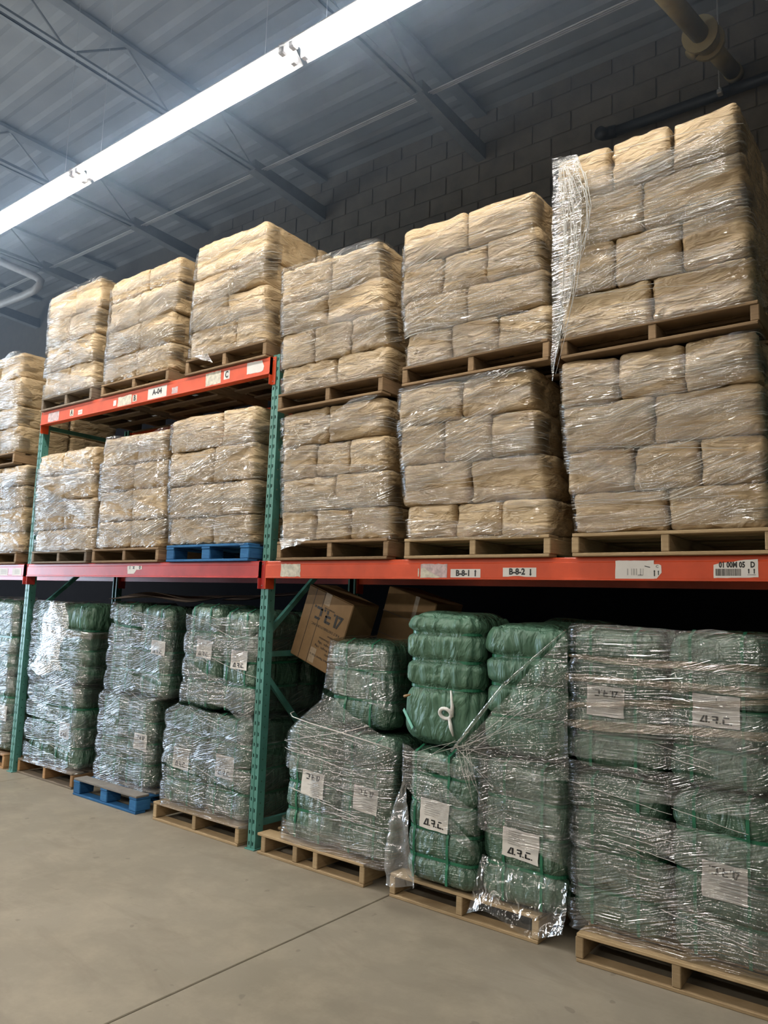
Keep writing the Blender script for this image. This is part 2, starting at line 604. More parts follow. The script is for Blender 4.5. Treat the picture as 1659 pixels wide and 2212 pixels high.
def joists():
    for k, x in enumerate((4.85, 2.6, 0.38, -1.84, -4.07, -6.3, -8.55)):
        if x == 2.6:
            continue
        t = thing('roof_joist', 'x', 'joist', (x, 0, 0))
        tag(t, group='roof joists under the metal deck')
        t['label'] = {4.85: 'steel roof joist crossing above the near end of the lamps',
                      0.38: 'dark steel joist whose end rests on the block wall behind the tall stacks',
                      -1.84: 'open web steel joist crossing over the middle of the shining lamp row',
                      -4.07: 'open web steel joist second beyond the one resting on the block wall',
                      -6.3: 'far open web steel joist above the pale pipe bend',
                      -8.55: 'farthest open web steel joist beyond the pale pipe bend'}[x]
        for s in (-1, 1):
            MB().box(s * 0.012, s * 0.065, -10.9, 1.3, 6.45, 6.457).add(
                [(s * 0.012, -10.9, 6.45), (s * 0.018, -10.9, 6.45), (s * 0.018, 1.3, 6.45), (s * 0.012, 1.3, 6.45),
                 (s * 0.012, -10.9, 6.51), (s * 0.018, -10.9, 6.51), (s * 0.018, 1.3, 6.51), (s * 0.012, 1.3, 6.51)],
                [(0, 1, 2, 3), (7, 6, 5, 4), (0, 4, 5, 1), (1, 5, 6, 2), (2, 6, 7, 3), (3, 7, 4, 0)]).build('bottom_chord', 'joist', t)
        MB().box(-0.06, 0.06, -10.9, 2.4, 6.86, 6.895).build('top_chord', 'joist', t)
        web = MB()
        y, up = 1.3, True
        while y > -10.5:
            y2 = y - 0.55
            web.tube([(0, y, 6.47 if up else 6.87), (0, y2, 6.87 if up else 6.47)], 0.011, 6)
            y, up = y2, not up
        web.build('web_rods', 'joist', t)
        # deep bearing end that rests in the wall
        MB().add([(-0.055, 1.25, 6.44), (0.055, 1.25, 6.44), (0.055, 2.405, 6.37), (-0.055, 2.405, 6.37),
                  (-0.055, 1.25, 6.56), (0.055, 1.25, 6.56), (0.055, 2.405, 6.53), (-0.055, 2.405, 6.53)],
                 [(3, 2, 1, 0), (4, 5, 6, 7), (0, 1, 5, 4), (1, 2, 6, 5), (2, 3, 7, 6), (3, 0, 4, 7)]).build('bearing_end', 'joist', t)


joists()


def lamps():
    y0, z0 = -0.89, 5.19
    segs = [(1.0, 3.40), (-1.44, 0.96), (-3.88, -1.48), (-6.32, -3.92), (-8.76, -6.36)]
    labs = ['lit fluorescent batten whose end runs out at the top edge, nearest the yellow pipe',
            'lit fluorescent batten between the two socket gaps, over the middle stacks',
            'lit fluorescent batten beyond the second socket gap, running off at the side',
            'lit fluorescent batten over the far left bay', 'farthest lit fluorescent batten down the row']
    for (xa, xb), lab in zip(segs, labs):
        t = thing('fluorescent_light', lab, 'light', (0, y0, z0), 0, 'fluorescent lamp row above the racks')
        L = [(-0.105, 0.0), (-0.108, 0.006), (-0.035, 0.072), (0.035, 0.072), (0.108, 0.006), (0.105, 0.0), (0.03, 0.062), (-0.03, 0.062)]
        MB().xprism(L, xa, xb).build('reflector', 'enamel', t)
        MB().box(xa + 0.02, xb - 0.02, -0.028, 0.028, 0.073, 0.096).build('ballast_channel', 'enamel', t)
        for s in (-1, 1):
            MB().tube([(xa + 0.055, s * 0.052, 0.012), (xb - 0.055, s * 0.052, 0.012)], 0.019, 14).build('lamp_tube', 'tube', t, True)
            for e in (xa + 0.004, xb - 0.052):
                MB().cbox(e, e + 0.048, s * 0.052 - 0.024, s * 0.052 + 0.024, -0.012, 0.06, 0.008).build('lamp_socket', 'socket', t)
        up = area_light('ceiling_fill', ((xa + xb) / 2, y0, z0 + 0.11), (math.pi, 0, 0), 2.3, 0.1, CEILING_FILL_WATTS, (0.74, 0.87, 1.0))  # unseen area light added to brighten the ceiling above the batten
        for e in (xa + 0.25, xb - 0.25):
            MB().tube([(e, 0, 0.096), (e, 0, 1.70)], 0.0015, 5).build('hanger_wire', 'steel', t)


lamps()


# ------------------------------------------------------------------ racks
PITCH = 0.0762


def perforated_post(height=3.66, w=0.076, d=0.072):
    """Upright post: front face with three columns of slots, side faces with round-hole columns, as one open-backed channel."""
    mb = MB()
    n = int(height / PITCH)
    xs = [0, 0.010, 0.020, 0.031, 0.0335, 0.0365, 0.0425, 0.045, 0.049, 0.0575, w]
    ygr = lambda i: 0.004 if i in (4, 5, 6) else 0.0     # shallow centre groove
    holes = {1: (0.028, 0.052), 5: (0.020, 0.056), 8: (0.028, 0.052)}
    vidx = {}
    V, F = [], []

    def vid(x, y, z):
        k = (round(x, 5), round(y, 5), round(z, 5))
        if k not in vidx:
            vidx[k] = len(V)
            V.append(k)
        return vidx[k]

    def quad(a, b, c, e):
        F.append((vid(*a), vid(*b), vid(*c), vid(*e)))
    for c in range(len(xs) - 1):
        xa, xb = xs[c], xs[c + 1]
        ya = 0.004 if 0.032 <= xa <= 0.044 else 0.0
        yb = 0.004 if 0.032 <= xb <= 0.044 else 0.0
        if c in holes:
            h0, h1 = holes[c]
            for k in range(n):
                z = k * PITCH
                quad((xa, ya, z + h1 - PITCH if k else 0), (xb, yb, z + h1 - PITCH if k else 0), (xb, yb, z + h0), (xa, ya, z + h0))
                # slot walls
                for p, q in (((xa, ya), (xa, ya)),):
                    pass
            quad((xa, ya, (n - 1) * PITCH + h1), (xb, yb, (n - 1) * PITCH + h1), (xb, yb, height), (xa, ya, height))
        else:
            quad((xa, ya, 0), (xb, yb, 0), (xb, yb, height), (xa, ya, height))
    for side, x in ((1, w), (-1, 0.0)):
        for ya, yb, hole in ((0, 0.030, False), (0.030, 0.038, True), (0.038, d, False)):
            if hole:
                zp = 0.0
                for k in range(n):
                    z = k * PITCH + 0.010
                    a = ((x, ya, zp), (x, yb, zp), (x, yb, z), (x, ya, z))
                    quad(*(a if side > 0 else a[::-1]))
                    zp = z + 0.010
                a = ((x, ya, zp), (x, yb, zp), (x, yb, height), (x, ya, height))
            else:
                a = ((x, ya, 0), (x, yb, 0), (x, yb, height), (x, ya, height))
            quad(*(a if side > 0 else a[::-1]))
        xi = x - side * 0.016
        a = ((x, d, 0), (xi, d, 0), (xi, d, height), (x, d, height))
        quad(*(a if side > 0 else a[::-1]))
    mb.add(V, F)
    return mb


def racks():
    front = perforated_post().mesh('post', 'teal')
    frames = {-6.96: 'green upright frame far down the aisle behind the stacks',
              -3.48: 'green slotted upright frame left of the blue floor pallet',
              0.0: 'green slotted upright frame in the middle, beside the leaning carton',
              3.57: 'green slotted upright frame at the near end of the rack'}
    for X, lab in frames.items():
        t = thing('upright_frame', lab, 'rack frame', (X, 0, 0), 0, 'green upright frames of the pallet rack')
        link('post', front, t)
        back = link('post', front, t, (0.076, 1.072, 0))
        back.rotation_euler = (0, 0, math.pi)
        for y in (0.036, 1.036):
            MB().cbox(-0.012, 0.088, y - 0.055, y + 0.05, 0.0, 0.008, 0.002).build('foot_plate', 'teal', t)
        zs = [0.17, 1.376, 2.45, 3.50]
        for z in zs:
            MB().box(0.022, 0.054, 0.06, 1.01, z - 0.02, z + 0.02).build('brace', 'teal', t)
        for a, b in (((0.06, 1.215), (1.0, 0.27)), ((0.06, 1.53), (1.0, 2.38)), ((0.06, 2.55), (1.0, 3.38))):
            MB().bar((0.038, a[0], a[1]), (0.038, b[0], b[1]), 0.030, 0.038).build('brace', 'teal', t)


racks()


def text(name, s, size, parent, x, y, z, mat='ink', rot=0.0, flip=False, align='CENTER', sx=1.0):
    c = bpy.data.curves.new(name, 'FONT')
    c.body = s
    c.size = size
    c.align_x = align
    c.align_y = 'CENTER'
    c.extrude = 0.0003
    c.offset = size * (0.04 if size > 0.03 else 0.0)
    c.resolution_u = 2
    c.materials.append(M[mat])
    tmp = bpy.data.objects.new(name, c)
    SC.collection.objects.link(tmp)
    dg = bpy.context.evaluated_depsgraph_get()
    me = bpy.data.meshes.new_from_object(tmp.evaluated_get(dg))
    bpy.data.objects.remove(tmp)
    me.name = name
    o = link(name, me, parent, (x, y, z))
    o.rotation_euler = (math.pi / 2, (math.pi if flip else 0.0) + rot, 0)
    o.scale = (sx, 1, 1)
    return o


def ragged(poly, seed, amp=0.003, step=0.02):
    rng = random.Random(seed)
    out = []
    n = len(poly)
    for i in range(n):
        (xa, za), (xb, zb) = poly[i], poly[(i + 1) % n]
        L = math.hypot(xb - xa, zb - za)
        m = max(1, int(L / step))
        for k in range(m):
            tt = k / m
            out.append((xa + (xb - xa) * tt + rng.uniform(-amp, amp), za + (zb - za) * tt + rng.uniform(-amp, amp)))
    return out


def sticker(parent, poly, yf, mat, seed=0, amp=0.0):
    p = ragged(poly, seed, amp) if amp else poly
    return MB().prism(p, yf - 0.0012, yf - 0.0002).build('sticker', mat, parent)


def rect(x0, x1, z0, z1):
    return [(x0, z0), (x1, z0), (x1, z1), (x0, z1)]


def beams():
    res = {}
    spec = [  # key, x0, x1, z0, z1, y(front/back), material, label
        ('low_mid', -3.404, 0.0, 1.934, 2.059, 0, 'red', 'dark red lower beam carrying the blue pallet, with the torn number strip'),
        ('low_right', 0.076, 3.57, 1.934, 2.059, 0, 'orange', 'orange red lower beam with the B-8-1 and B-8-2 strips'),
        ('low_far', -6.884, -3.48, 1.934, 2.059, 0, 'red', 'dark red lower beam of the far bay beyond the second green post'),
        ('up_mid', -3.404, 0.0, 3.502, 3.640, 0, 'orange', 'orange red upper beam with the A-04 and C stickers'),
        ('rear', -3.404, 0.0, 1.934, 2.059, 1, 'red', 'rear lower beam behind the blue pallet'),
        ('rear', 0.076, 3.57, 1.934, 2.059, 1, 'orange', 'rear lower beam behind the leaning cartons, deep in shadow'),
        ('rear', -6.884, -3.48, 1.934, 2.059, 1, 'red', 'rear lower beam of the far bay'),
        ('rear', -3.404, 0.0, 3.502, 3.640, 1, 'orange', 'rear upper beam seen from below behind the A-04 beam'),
    ]
    for key, x0, x1, z0, z1, back, m, lab in spec:
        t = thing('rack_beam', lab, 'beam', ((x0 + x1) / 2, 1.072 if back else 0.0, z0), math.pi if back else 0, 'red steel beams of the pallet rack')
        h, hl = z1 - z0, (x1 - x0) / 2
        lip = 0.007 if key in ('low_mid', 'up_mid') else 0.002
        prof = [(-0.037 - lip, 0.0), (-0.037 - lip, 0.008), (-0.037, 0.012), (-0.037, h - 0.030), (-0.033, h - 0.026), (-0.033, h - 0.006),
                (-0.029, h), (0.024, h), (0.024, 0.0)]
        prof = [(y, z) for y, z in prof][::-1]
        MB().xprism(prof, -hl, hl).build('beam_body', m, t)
        for s in (-1, 1):
            a, b = (hl, hl + 0.037) if s > 0 else (-hl - 0.037, -hl)
            cp = MB()
            cp.cbox(a, b, -0.007, -0.001, -0.080, h + 0.004, 0.0015)
            e = hl if s > 0 else -hl
            cp.cbox(e - 0.0045 if s > 0 else e, e if s > 0 else e + 0.0045, -0.036, 0.052, -0.080, h + 0.002, 0.0015)
            c = cp.build('end_connector', m, t)
            for zz in (-0.055, h - 0.02):
                xx = (a + b) / 2 - s * 0.004
                MB().tube([(xx, -0.007, zz), (xx, -0.012, zz)], 0.005, 8).build('pin', 'steel', c)
        res.setdefault(key, (t, (x0 + x1) / 2, z0))
    # stickers on the right lower beam
    t, cx, z0 = res['low_right']
    Y = -0.037

    def R(x0, x1, za, zb):
        return rect(x0 - cx, x1 - cx, za - z0, zb - z0)
    sticker(t, R(0.235, 0.432, 1.945, 2.036), Y, 'old_sticker', 1, 0.003)
    sticker(t, R(1.473, 1.672, 1.942, 2.028), Y, 'pink_sticker', 2, 0.002)
    sticker(t, R(1.453, 1.462, 1.95, 2.0), Y, 'old_sticker', 2, 0.001)
    sticker(t, [(p[0] - cx, p[1] - z0) for p in ((1.474, 1.943), (1.625, 1.943), (1.53, 1.985), (1.50, 2.005), (1.478, 2.0))], Y - 0.0008, 'old_sticker', 4, 0.002)

    def arrow(par, x, z, h, w, up, yf):
        mb = MB()
        s = 1 if up else -1
        mb.prism([(x - w * .24, z - h / 2), (x + w * .24, z - h / 2), (x + w * .24, z + h / 2), (x - w * .24, z + h / 2)], yf - 0.0006, yf)
        tri = [(x - w / 2, z + s * (h / 2 - w * .55)), (x + w / 2, z + s * (h / 2 - w * .55)), (x, z + s * (h / 2 + w * .12))]
        mb.prism(tri if up else [tri[1], tri[0], tri[2]], yf - 0.0007, yf)
        mb.build('arrow', 'ink', par)
    sb = sticker(t, R(1.697, 1.907, 1.945, 1.996), Y, 'paper', 5)
    text('lettering', 'B-8-1', 0.049, sb, 1.786 - cx, Y - 0.0016, 1.970 - z0, sx=0.95)
    arrow(sb, 1.872 - cx, 1.971 - z0, 0.038, 0.017, True, Y - 0.0013)
    sb = sticker(t, [(p[0] - cx, p[1] - z0) for p in ((2.057, 1.951), (2.09, 1.951), (2.12, 1.955), (2.16, 1.956), (2.20, 1.951), (2.27, 1.950), (2.27, 2.003), (2.057, 2.003))], Y, 'paper', 6)
    text('lettering', 'B-8-2', 0.049, sb, 2.148 - cx, Y - 0.0016, 1.979 - z0, sx=0.95)
    arrow(sb, 2.234 - cx, 1.977 - z0, 0.037, 0.017, False, Y - 0.0013)
    sb = sticker(t, ragged(R(2.727, 2.930, 1.941, 2.038), 7, 0.0015), Y, 'paper', 7)
    sb2 = sticker(t, [(p[0] - cx, p[1] - z0) for p in ((2.928, 1.945), (2.943, 1.945), (2.968, 1.975), (2.966, 2.012), (2.955, 2.018), (2.928, 2.018))], Y + 0.0002, 'paper', 8)
    lm = MB()
    for x, w in ((2.79, .006), (2.812, .004), (2.822, .008), (2.836, .006), (2.858, .005), (2.872, .003)):
        lm.prism(rect(x - cx, x + w - cx, 1.962 - z0, 1.996 - z0), Y - 0.0018, Y - 0.0012)
    lm.prism(rect(2.846 - cx, 2.872 - cx, 1.958 - z0, 1.966 - z0), Y - 0.0018, Y - 0.0012)
    lm.build('lettering', 'grey_ink', sb)
    MB().prism([(2.882 - cx, 2.007 - z0), (2.91 - cx, 2.0 - z0), (2.91 - cx, 2.004 - z0), (2.882 - cx, 2.011 - z0)], Y - 0.0018, Y - 0.0012).build('ink_mark', 'ink', sb)
    arrow(sb2, 2.932 - cx, 1.972 - z0, 0.03, 0.010, True, Y - 0.0018)
    arrow(sb2, 2.952 - cx, 1.974 - z0, 0.022, 0.009, True, Y - 0.0010)
    text('lettering', 'C', 0.02, sb2, 2.946 - cx, Y - 0.0016, 2.006 - z0)
    sb = sticker(t, ragged([(p[0] - cx, p[1] - z0) for p in ((3.219, 1.949), (3.420, 1.953), (3.419, 2.040), (3.36, 2.036), (3.29, 2.026), (3.24, 2.020), (3.219, 2.014))], 9, 0.001), Y, 'paper', 9)
    text('lettering', '01 00M 05   D', 0.038, sb, 3.325 - cx, Y - 0.0016, 2.012 - z0, sx=0.72)
    bm = MB()
    x = 3.228
    rng = random.Random(5)
    while x < 3.345:
        w = rng.choice((0.0012, 0.0018, 0.003))
        bm.prism(rect(x - cx, x + w - cx, 1.960 - z0, 1.994 - z0), Y - 0.0018, Y - 0.0012)
        x += w + rng.choice((0.0012, 0.002))
    bm.build('barcode', 'ink', sb)
    arrow(sb, 3.378 - cx, 1.982 - z0, 0.022, 0.010, True, Y - 0.0012)
    arrow(sb, 3.402 - cx, 1.982 - z0, 0.022, 0.010, True, Y - 0.0012)
    MB().prism(rect(3.372 - cx, 3.408 - cx, 1.964 - z0, 1.966 - z0), Y - 0.0018, Y - 0.0012).build('ink_mark', 'ink', sb)
    # middle lower beam
    t, cx, z0 = res['low_mid']
    sb = sticker(t, ragged([(p[0] - cx, p[1] - z0) for p in ((-1.66, 1.962), (-1.565, 1.962), (-1.53, 1.997), (-1.455, 2.0), (-1.455, 2.032), (-1.67, 2.030))], 11, 0.002), Y, 'paper', 11)
    text('lettering', '1', 0.042, sb, -1.63 - cx, Y - 0.0016, 2.017 - z0)
    text('lettering', 'z', 0.042, sb, -1.575 - cx, Y - 0.0016, 2.019 - z0, sx=1.3)
    text('lettering', '0', 0.038, sb, -1.485 - cx, Y - 0.0016, 2.016 - z0, sx=1.25)
    # far lower beam
    t, cx, z0 = res['low_far']
    for i, (a, b) in enumerate(((-3.995, -3.80), (-3.705, -3.52))):
        sb = sticker(t, R(a, b, 1.934, 2.016), Y, 'paper', 12 + i)
        mb = MB()
        for k in range(3):
            mb.prism(rect(a + .05 - cx, b - .03 - cx, 1.962 + k * .016 - z0, 1.968 + k * .016 - z0), Y - 0.0018, Y - 0.0012)
        mb.build('print_lines', 'grey_ink', sb)
    # upper beam
    t, cx, z0 = res['up_mid']
    sticker(t, ragged([(p[0] - cx, p[1] - z0) for p in ((-0.255, 3.537), (-0.09, 3.533), (-0.07, 3.545), (-0.062, 3.575), (-0.075, 3.60), (-0.085, 3.626), (-0.258, 3.632))], 14, 0.002), Y, 'paper', 14)
    sticker(t, R(-0.76, -0.57, 3.517, 3.624), Y, 'old_sticker', 15, 0.003)
    sb = sticker(t, R(-0.532, -0.461, 3.538, 3.611), Y, 'paper', 16)
    text('lettering', 'C', 0.075, sb, -0.497 - cx, Y - 0.0016, 3.575 - z0, sx=0.72)
    sb = sticker(t, R(-1.555, -1.284, 3.506, 3.612), Y, 'paper', 17, 0.001)
    text('lettering', 'A-04', 0.068, sb, -1.42 - cx, Y - 0.0016, 3.570 - z0)
    sticker(t, R(-1.21, -1.13, 3.52, 3.573), Y, 'pink_sticker', 18, 0.004)
    sticker(t, R(-2.02, -1.805, 3.51, 3.602), Y, 'old_sticker', 19, 0.004)
    sb = sticker(t, R(-1.788, -1.722, 3.527, 3.590), Y, 'old_sticker', 20, 0.002)
    text('lettering', 'B', 0.070, sb, -1.755 - cx, Y - 0.0016, 3.559 - z0, sx=0.8)
    sticker(t, R(-2.092, -2.046, 3.53, 3.583), Y, 'paper', 21, 0.002)
    sticker(t, R(-3.262, -3.055, 3.517, 3.609), Y, 'pink_sticker', 22, 0.003)
    sb = sticker(t, R(-2.847, -2.78, 3.529, 3.594), Y, 'old_sticker', 23, 0.002)
    text('lettering', 'A', 0.070, sb, -2.814 - cx, Y - 0.0016, 3.561 - z0, sx=0.8)
    sb = sticker(t, R(-2.695, -2.62, 3.524, 3.570), Y, 'paper', 24)
    MB().prism(rect(-2.685 - cx, -2.63 - cx, 3.543 - z0, 3.551 - z0), Y - 0.0018, Y - 0.0012).build('print_lines', 'grey_ink', sb)
    MB().cbox(-hl - 0.034 if False else -1.702 - 0.030, -1.702 - 0.008, -0.0095, -0.0075, 0.01, 0.075, 0.0005).build('sticker', 'yellow', t)


beams()


# ------------------------------------------------------------------ pallets
def pallet(label, x0, x1, y0, z0, h=0.135, depth=1.2, mat='oldwood', fr=(0, .5, 1), rz=0.0, group='wooden pallets', block=False, bmat=None, top=None):
    w = x1 - x0
    t = thing('wooden_pallet', label, 'pallet', ((x0 + x1) / 2, y0 + depth / 2, z0), rz, group)
    rng = random.Random(int(abs(x0) * 1000 + z0 * 77))
    hx, hy = w / 2, depth / 2
    tb = 0.018
    bmat = bmat or mat
    top = top or mat
    # bottom boards
    for i, (yc, bw) in enumerate(((-hy + .05, .10), (-hy + .36, .09), (0, .09), (hy - .36, .09), (hy - .05, .10))):
        MB().cbox(-hx + rng.uniform(0, .006), hx - rng.uniform(0, .006), yc - bw / 2, yc + bw / 2, 0.0, tb, 0.003).build('bottom_board', mat, t)
    sw = 0.042 if not block else 0.1
    for fx in fr:
        xc = -hx + sw / 2 + fx * (w - sw)
        if block:
            for yc in (-hy + .075, 0, hy - .075):
                MB().cbox(xc - sw / 2, xc + sw / 2, yc - .072, yc + .072, tb, h - 2 * tb, 0.006).build('block', bmat, t)
            MB().cbox(xc - sw / 2, xc + sw / 2, -hy, hy, h - 2 * tb, h - tb - 0.0005, 0.003).build('stringer', mat, t)
        else:
            MB().cbox(xc - sw / 2, xc + sw / 2, -hy + .004, hy - .004, tb + 0.0005, h - tb - 0.0005, 0.004).build('stringer', bmat, t)
    nb = 7
    bw = 0.125
    for i in range(nb):
        yc = -hy + bw / 2 + i * (depth - bw) / (nb - 1)
        b2 = bw / 2 - (0.0 if i in (0, nb - 1) else rng.uniform(0.005, .02))
        MB().cbox(-hx + rng.uniform(0, .008), hx - rng.uniform(0, .008), yc - b2, yc + b2, h - tb, h, 0.003).build('deck_board', top, t)
    return t


PG = 'pallets under the wrapped bale loads'
for a in [
    ('grey worn pallet with tilted round-edged blocks beside the left green post', -3.385, -2.385, 0.03, 0.0, dict(mat='greywood', bmat='endwood', h=.14, group=PG)),
    ('blue painted pallet standing on the floor', -2.225, -1.285, -0.05, 0.0, dict(mat='blue', block=True, h=.145, top='bluegrey', group=PG)),
    ('pale pine pallet on the floor left of the middle green post', -1.085, -0.07, -0.03, 0.0, dict(mat='pine', h=.14, group=PG)),
    ('pale pine four-stringer pallet on the floor right of the middle green post', 0.125, 1.10, -0.03, 0.0, dict(mat='pine', h=.14, fr=(0.04, .37, .57, 1), group=PG)),
    ('pine floor pallet with film trailing over its corner', 1.30, 2.30, -0.03, 0.0, dict(mat='pine', h=.14, group=PG)),
    ('pine floor pallet under the largest wrapped green load', 2.505, 3.50, -0.06, 0.0, dict(mat='pine', h=.14, group=PG, rz=math.radians(2))),
    ('floor pallet of the far bay, its block end just showing beside the post', -4.62, -3.60, 0.0, 0.0, dict(mat='endwood', h=.14, group=PG)),
    ('brown pallet on the lower beam just right of the middle green post', 0.215, 1.235, -0.075, 2.061, dict(mat='oldwood', h=.135, group=PG)),
    ('yellow-brown pallet on the lower beam above the B-8 strips', 1.365, 2.37, -0.075, 2.061, dict(mat='pine', h=.125, group=PG)),
    ('pine pallet on the lower beam above the barcode stickers', 2.495, 3.50, -0.075, 2.061, dict(mat='pine', h=.125, group=PG)),
    ('upper pallet standing on kraft bales right of the middle post top', 0.14, 1.14, -0.07, 3.178, dict(mat='oldwood', h=.13, group=PG)),
    ('upper pallet standing on kraft bales above the B-8 stack', 1.30, 2.35, -0.07, 3.195, dict(mat='oldwood', h=.13, group=PG)),
    ('upper pallet under the tallest kraft bale load', 2.42, 3.46, -0.07, 3.185, dict(mat='oldwood', h=.12, group=PG)),
    ('grey pallet on the lower beam beside the left green post', -3.29, -2.29, -0.07, 2.061, dict(mat='greywood', h=.12, group=PG)),
    ('brown pallet on the lower beam over the torn number strip', -2.20, -1.20, -0.07, 2.061, dict(mat='oldwood', h=.125, group=PG)),
    ('blue painted pallet up on the lower beam', -1.09, -0.085, -0.07, 2.061, dict(mat='blue', block=True, h=.135, group=PG)),
    ('dark pallet at the left end of the upper beam', -3.39, -2.45, -0.06, 3.642, dict(mat='greywood', h=.135, group=PG)),
    ('brown pallet in the middle of the upper beam over the A-04 sticker', -2.29, -1.25, -0.06, 3.642, dict(mat='oldwood', h=.115, group=PG)),
    ('brown pallet on the upper beam above the C sticker', -1.02, -0.03, -0.06, 3.642, dict(mat='oldwood', h=.135, group=PG)),
    ('far bay pallet on the lower beam beyond the left green post', -4.62, -3.60, -0.07, 2.061, dict(mat='oldwood', h=.125, group=PG)),
    ('far bay upper pallet between two kraft bale loads', -4.85, -3.84, -0.07, 3.135, dict(mat='oldwood', h=.13, group=PG)),
]:
    pallet(a[0], a[1], a[2], a[3], a[4], **a[5])


# ------------------------------------------------------------------ kraft paper bales
def kraft_bale(w, d, h, seed, top=False, left=False, right=False, rear=False):
    sp = 0.019
    nx, ny, nz = max(8, int(w / sp)), max(8, int(d / (sp * 1.6))), max(8, int(h / sp))
    u, q = boxgrid(nx, ny, nz)
    half = np.array([w, d, h]) / 2
    r = min(0.022, h * .12)
    p, n = rounded(u, half - 0.003, r)
    rng = np.random.RandomState(seed)
    un = 1 - u ** 2
    for ax, b in ((0, 0.007), (1, 0.013), (2, 0.003 if not top else 0.018)):
        o = [k for k in range(3) if k != ax]
        p[:, ax] += np.sign(u[:, ax]) * b * np.abs(u[:, ax]) ** 4 * np.sqrt(np.clip(un[:, o[0]] * un[:, o[1]], 0, 1) ** .8)
    off = rng.rand(3) * 50
    # slack paper: anisotropic folds in a random direction
    a = rng.uniform(-0.7, 0.7)
    pr = np.stack([p[:, 0] * math.cos(a) - p[:, 2] * math.sin(a), p[:, 1], p[:, 0] * math.sin(a) + p[:, 2] * math.cos(a)], 1)
    w1 = ridge(pr * np.array([4.0, 5.0, 15.0]) + off, seed) - 0.5
    w2 = vnoise(p * 5.0 + off, seed + 1) - 0.5
    w3 = ridge(pr * np.array([11.0, 12.0, 26.0]) + off, seed + 2) - 0.5
    amp = np.where(np.abs(n[:, 2]) > 0.8, 0.35, 1.0)
    p += n * ((w1 * 0.017 + w2 * 0.016 + w3 * 0.010) * amp)[:, None]
    # tucked ends: creases that run in from the corners of the front face
    if seed % 2:
        du, dz = np.abs(u[:, 0]), np.abs(u[:, 2])
        cr = np.exp(-((du * w - dz * h * 0.9 - (w - h) * .92) / 0.02) ** 2) * (np.abs(u[:, 1]) > 0.9)
        p[:, 1] += np.sign(-u[:, 1]) * 0.012 * cr * (dz > .25)
    # sagging corner
    p[:, 2] += 0.016 * (vnoise(np.stack([p[:, 0] * 3, p[:, 1] * 3, p[:, 0] * 0], 1) + off, seed + 5) - 0.5) * (0.5 + 0.5 * u[:, 2])
    p[:, 2] += h / 2
    # soft bales press flat where they touch a neighbour
    if left:
        p[:, 0] = np.maximum(p[:, 0], -w / 2)
    if right:
        p[:, 0] = np.minimum(p[:, 0], w / 2)
    p[:, 1] = np.minimum(p[:, 1], d / 2)
    if rear:
        p[:, 1] = np.maximum(p[:, 1], -d / 2)
    p[:, 2] = np.clip(p[:, 2], 0.0, 9.0 if top else h)
    return np_mesh('paper_bale', p, q, 'kraft')


LAYER = {1: ('bottom', 'second', 'third', 'top')}
KN = {2: ('left', 'right'), 3: ('left', 'middle', 'right'), 1: ('single',)}
ORD = ['bottom', 'second', 'third', 'top']

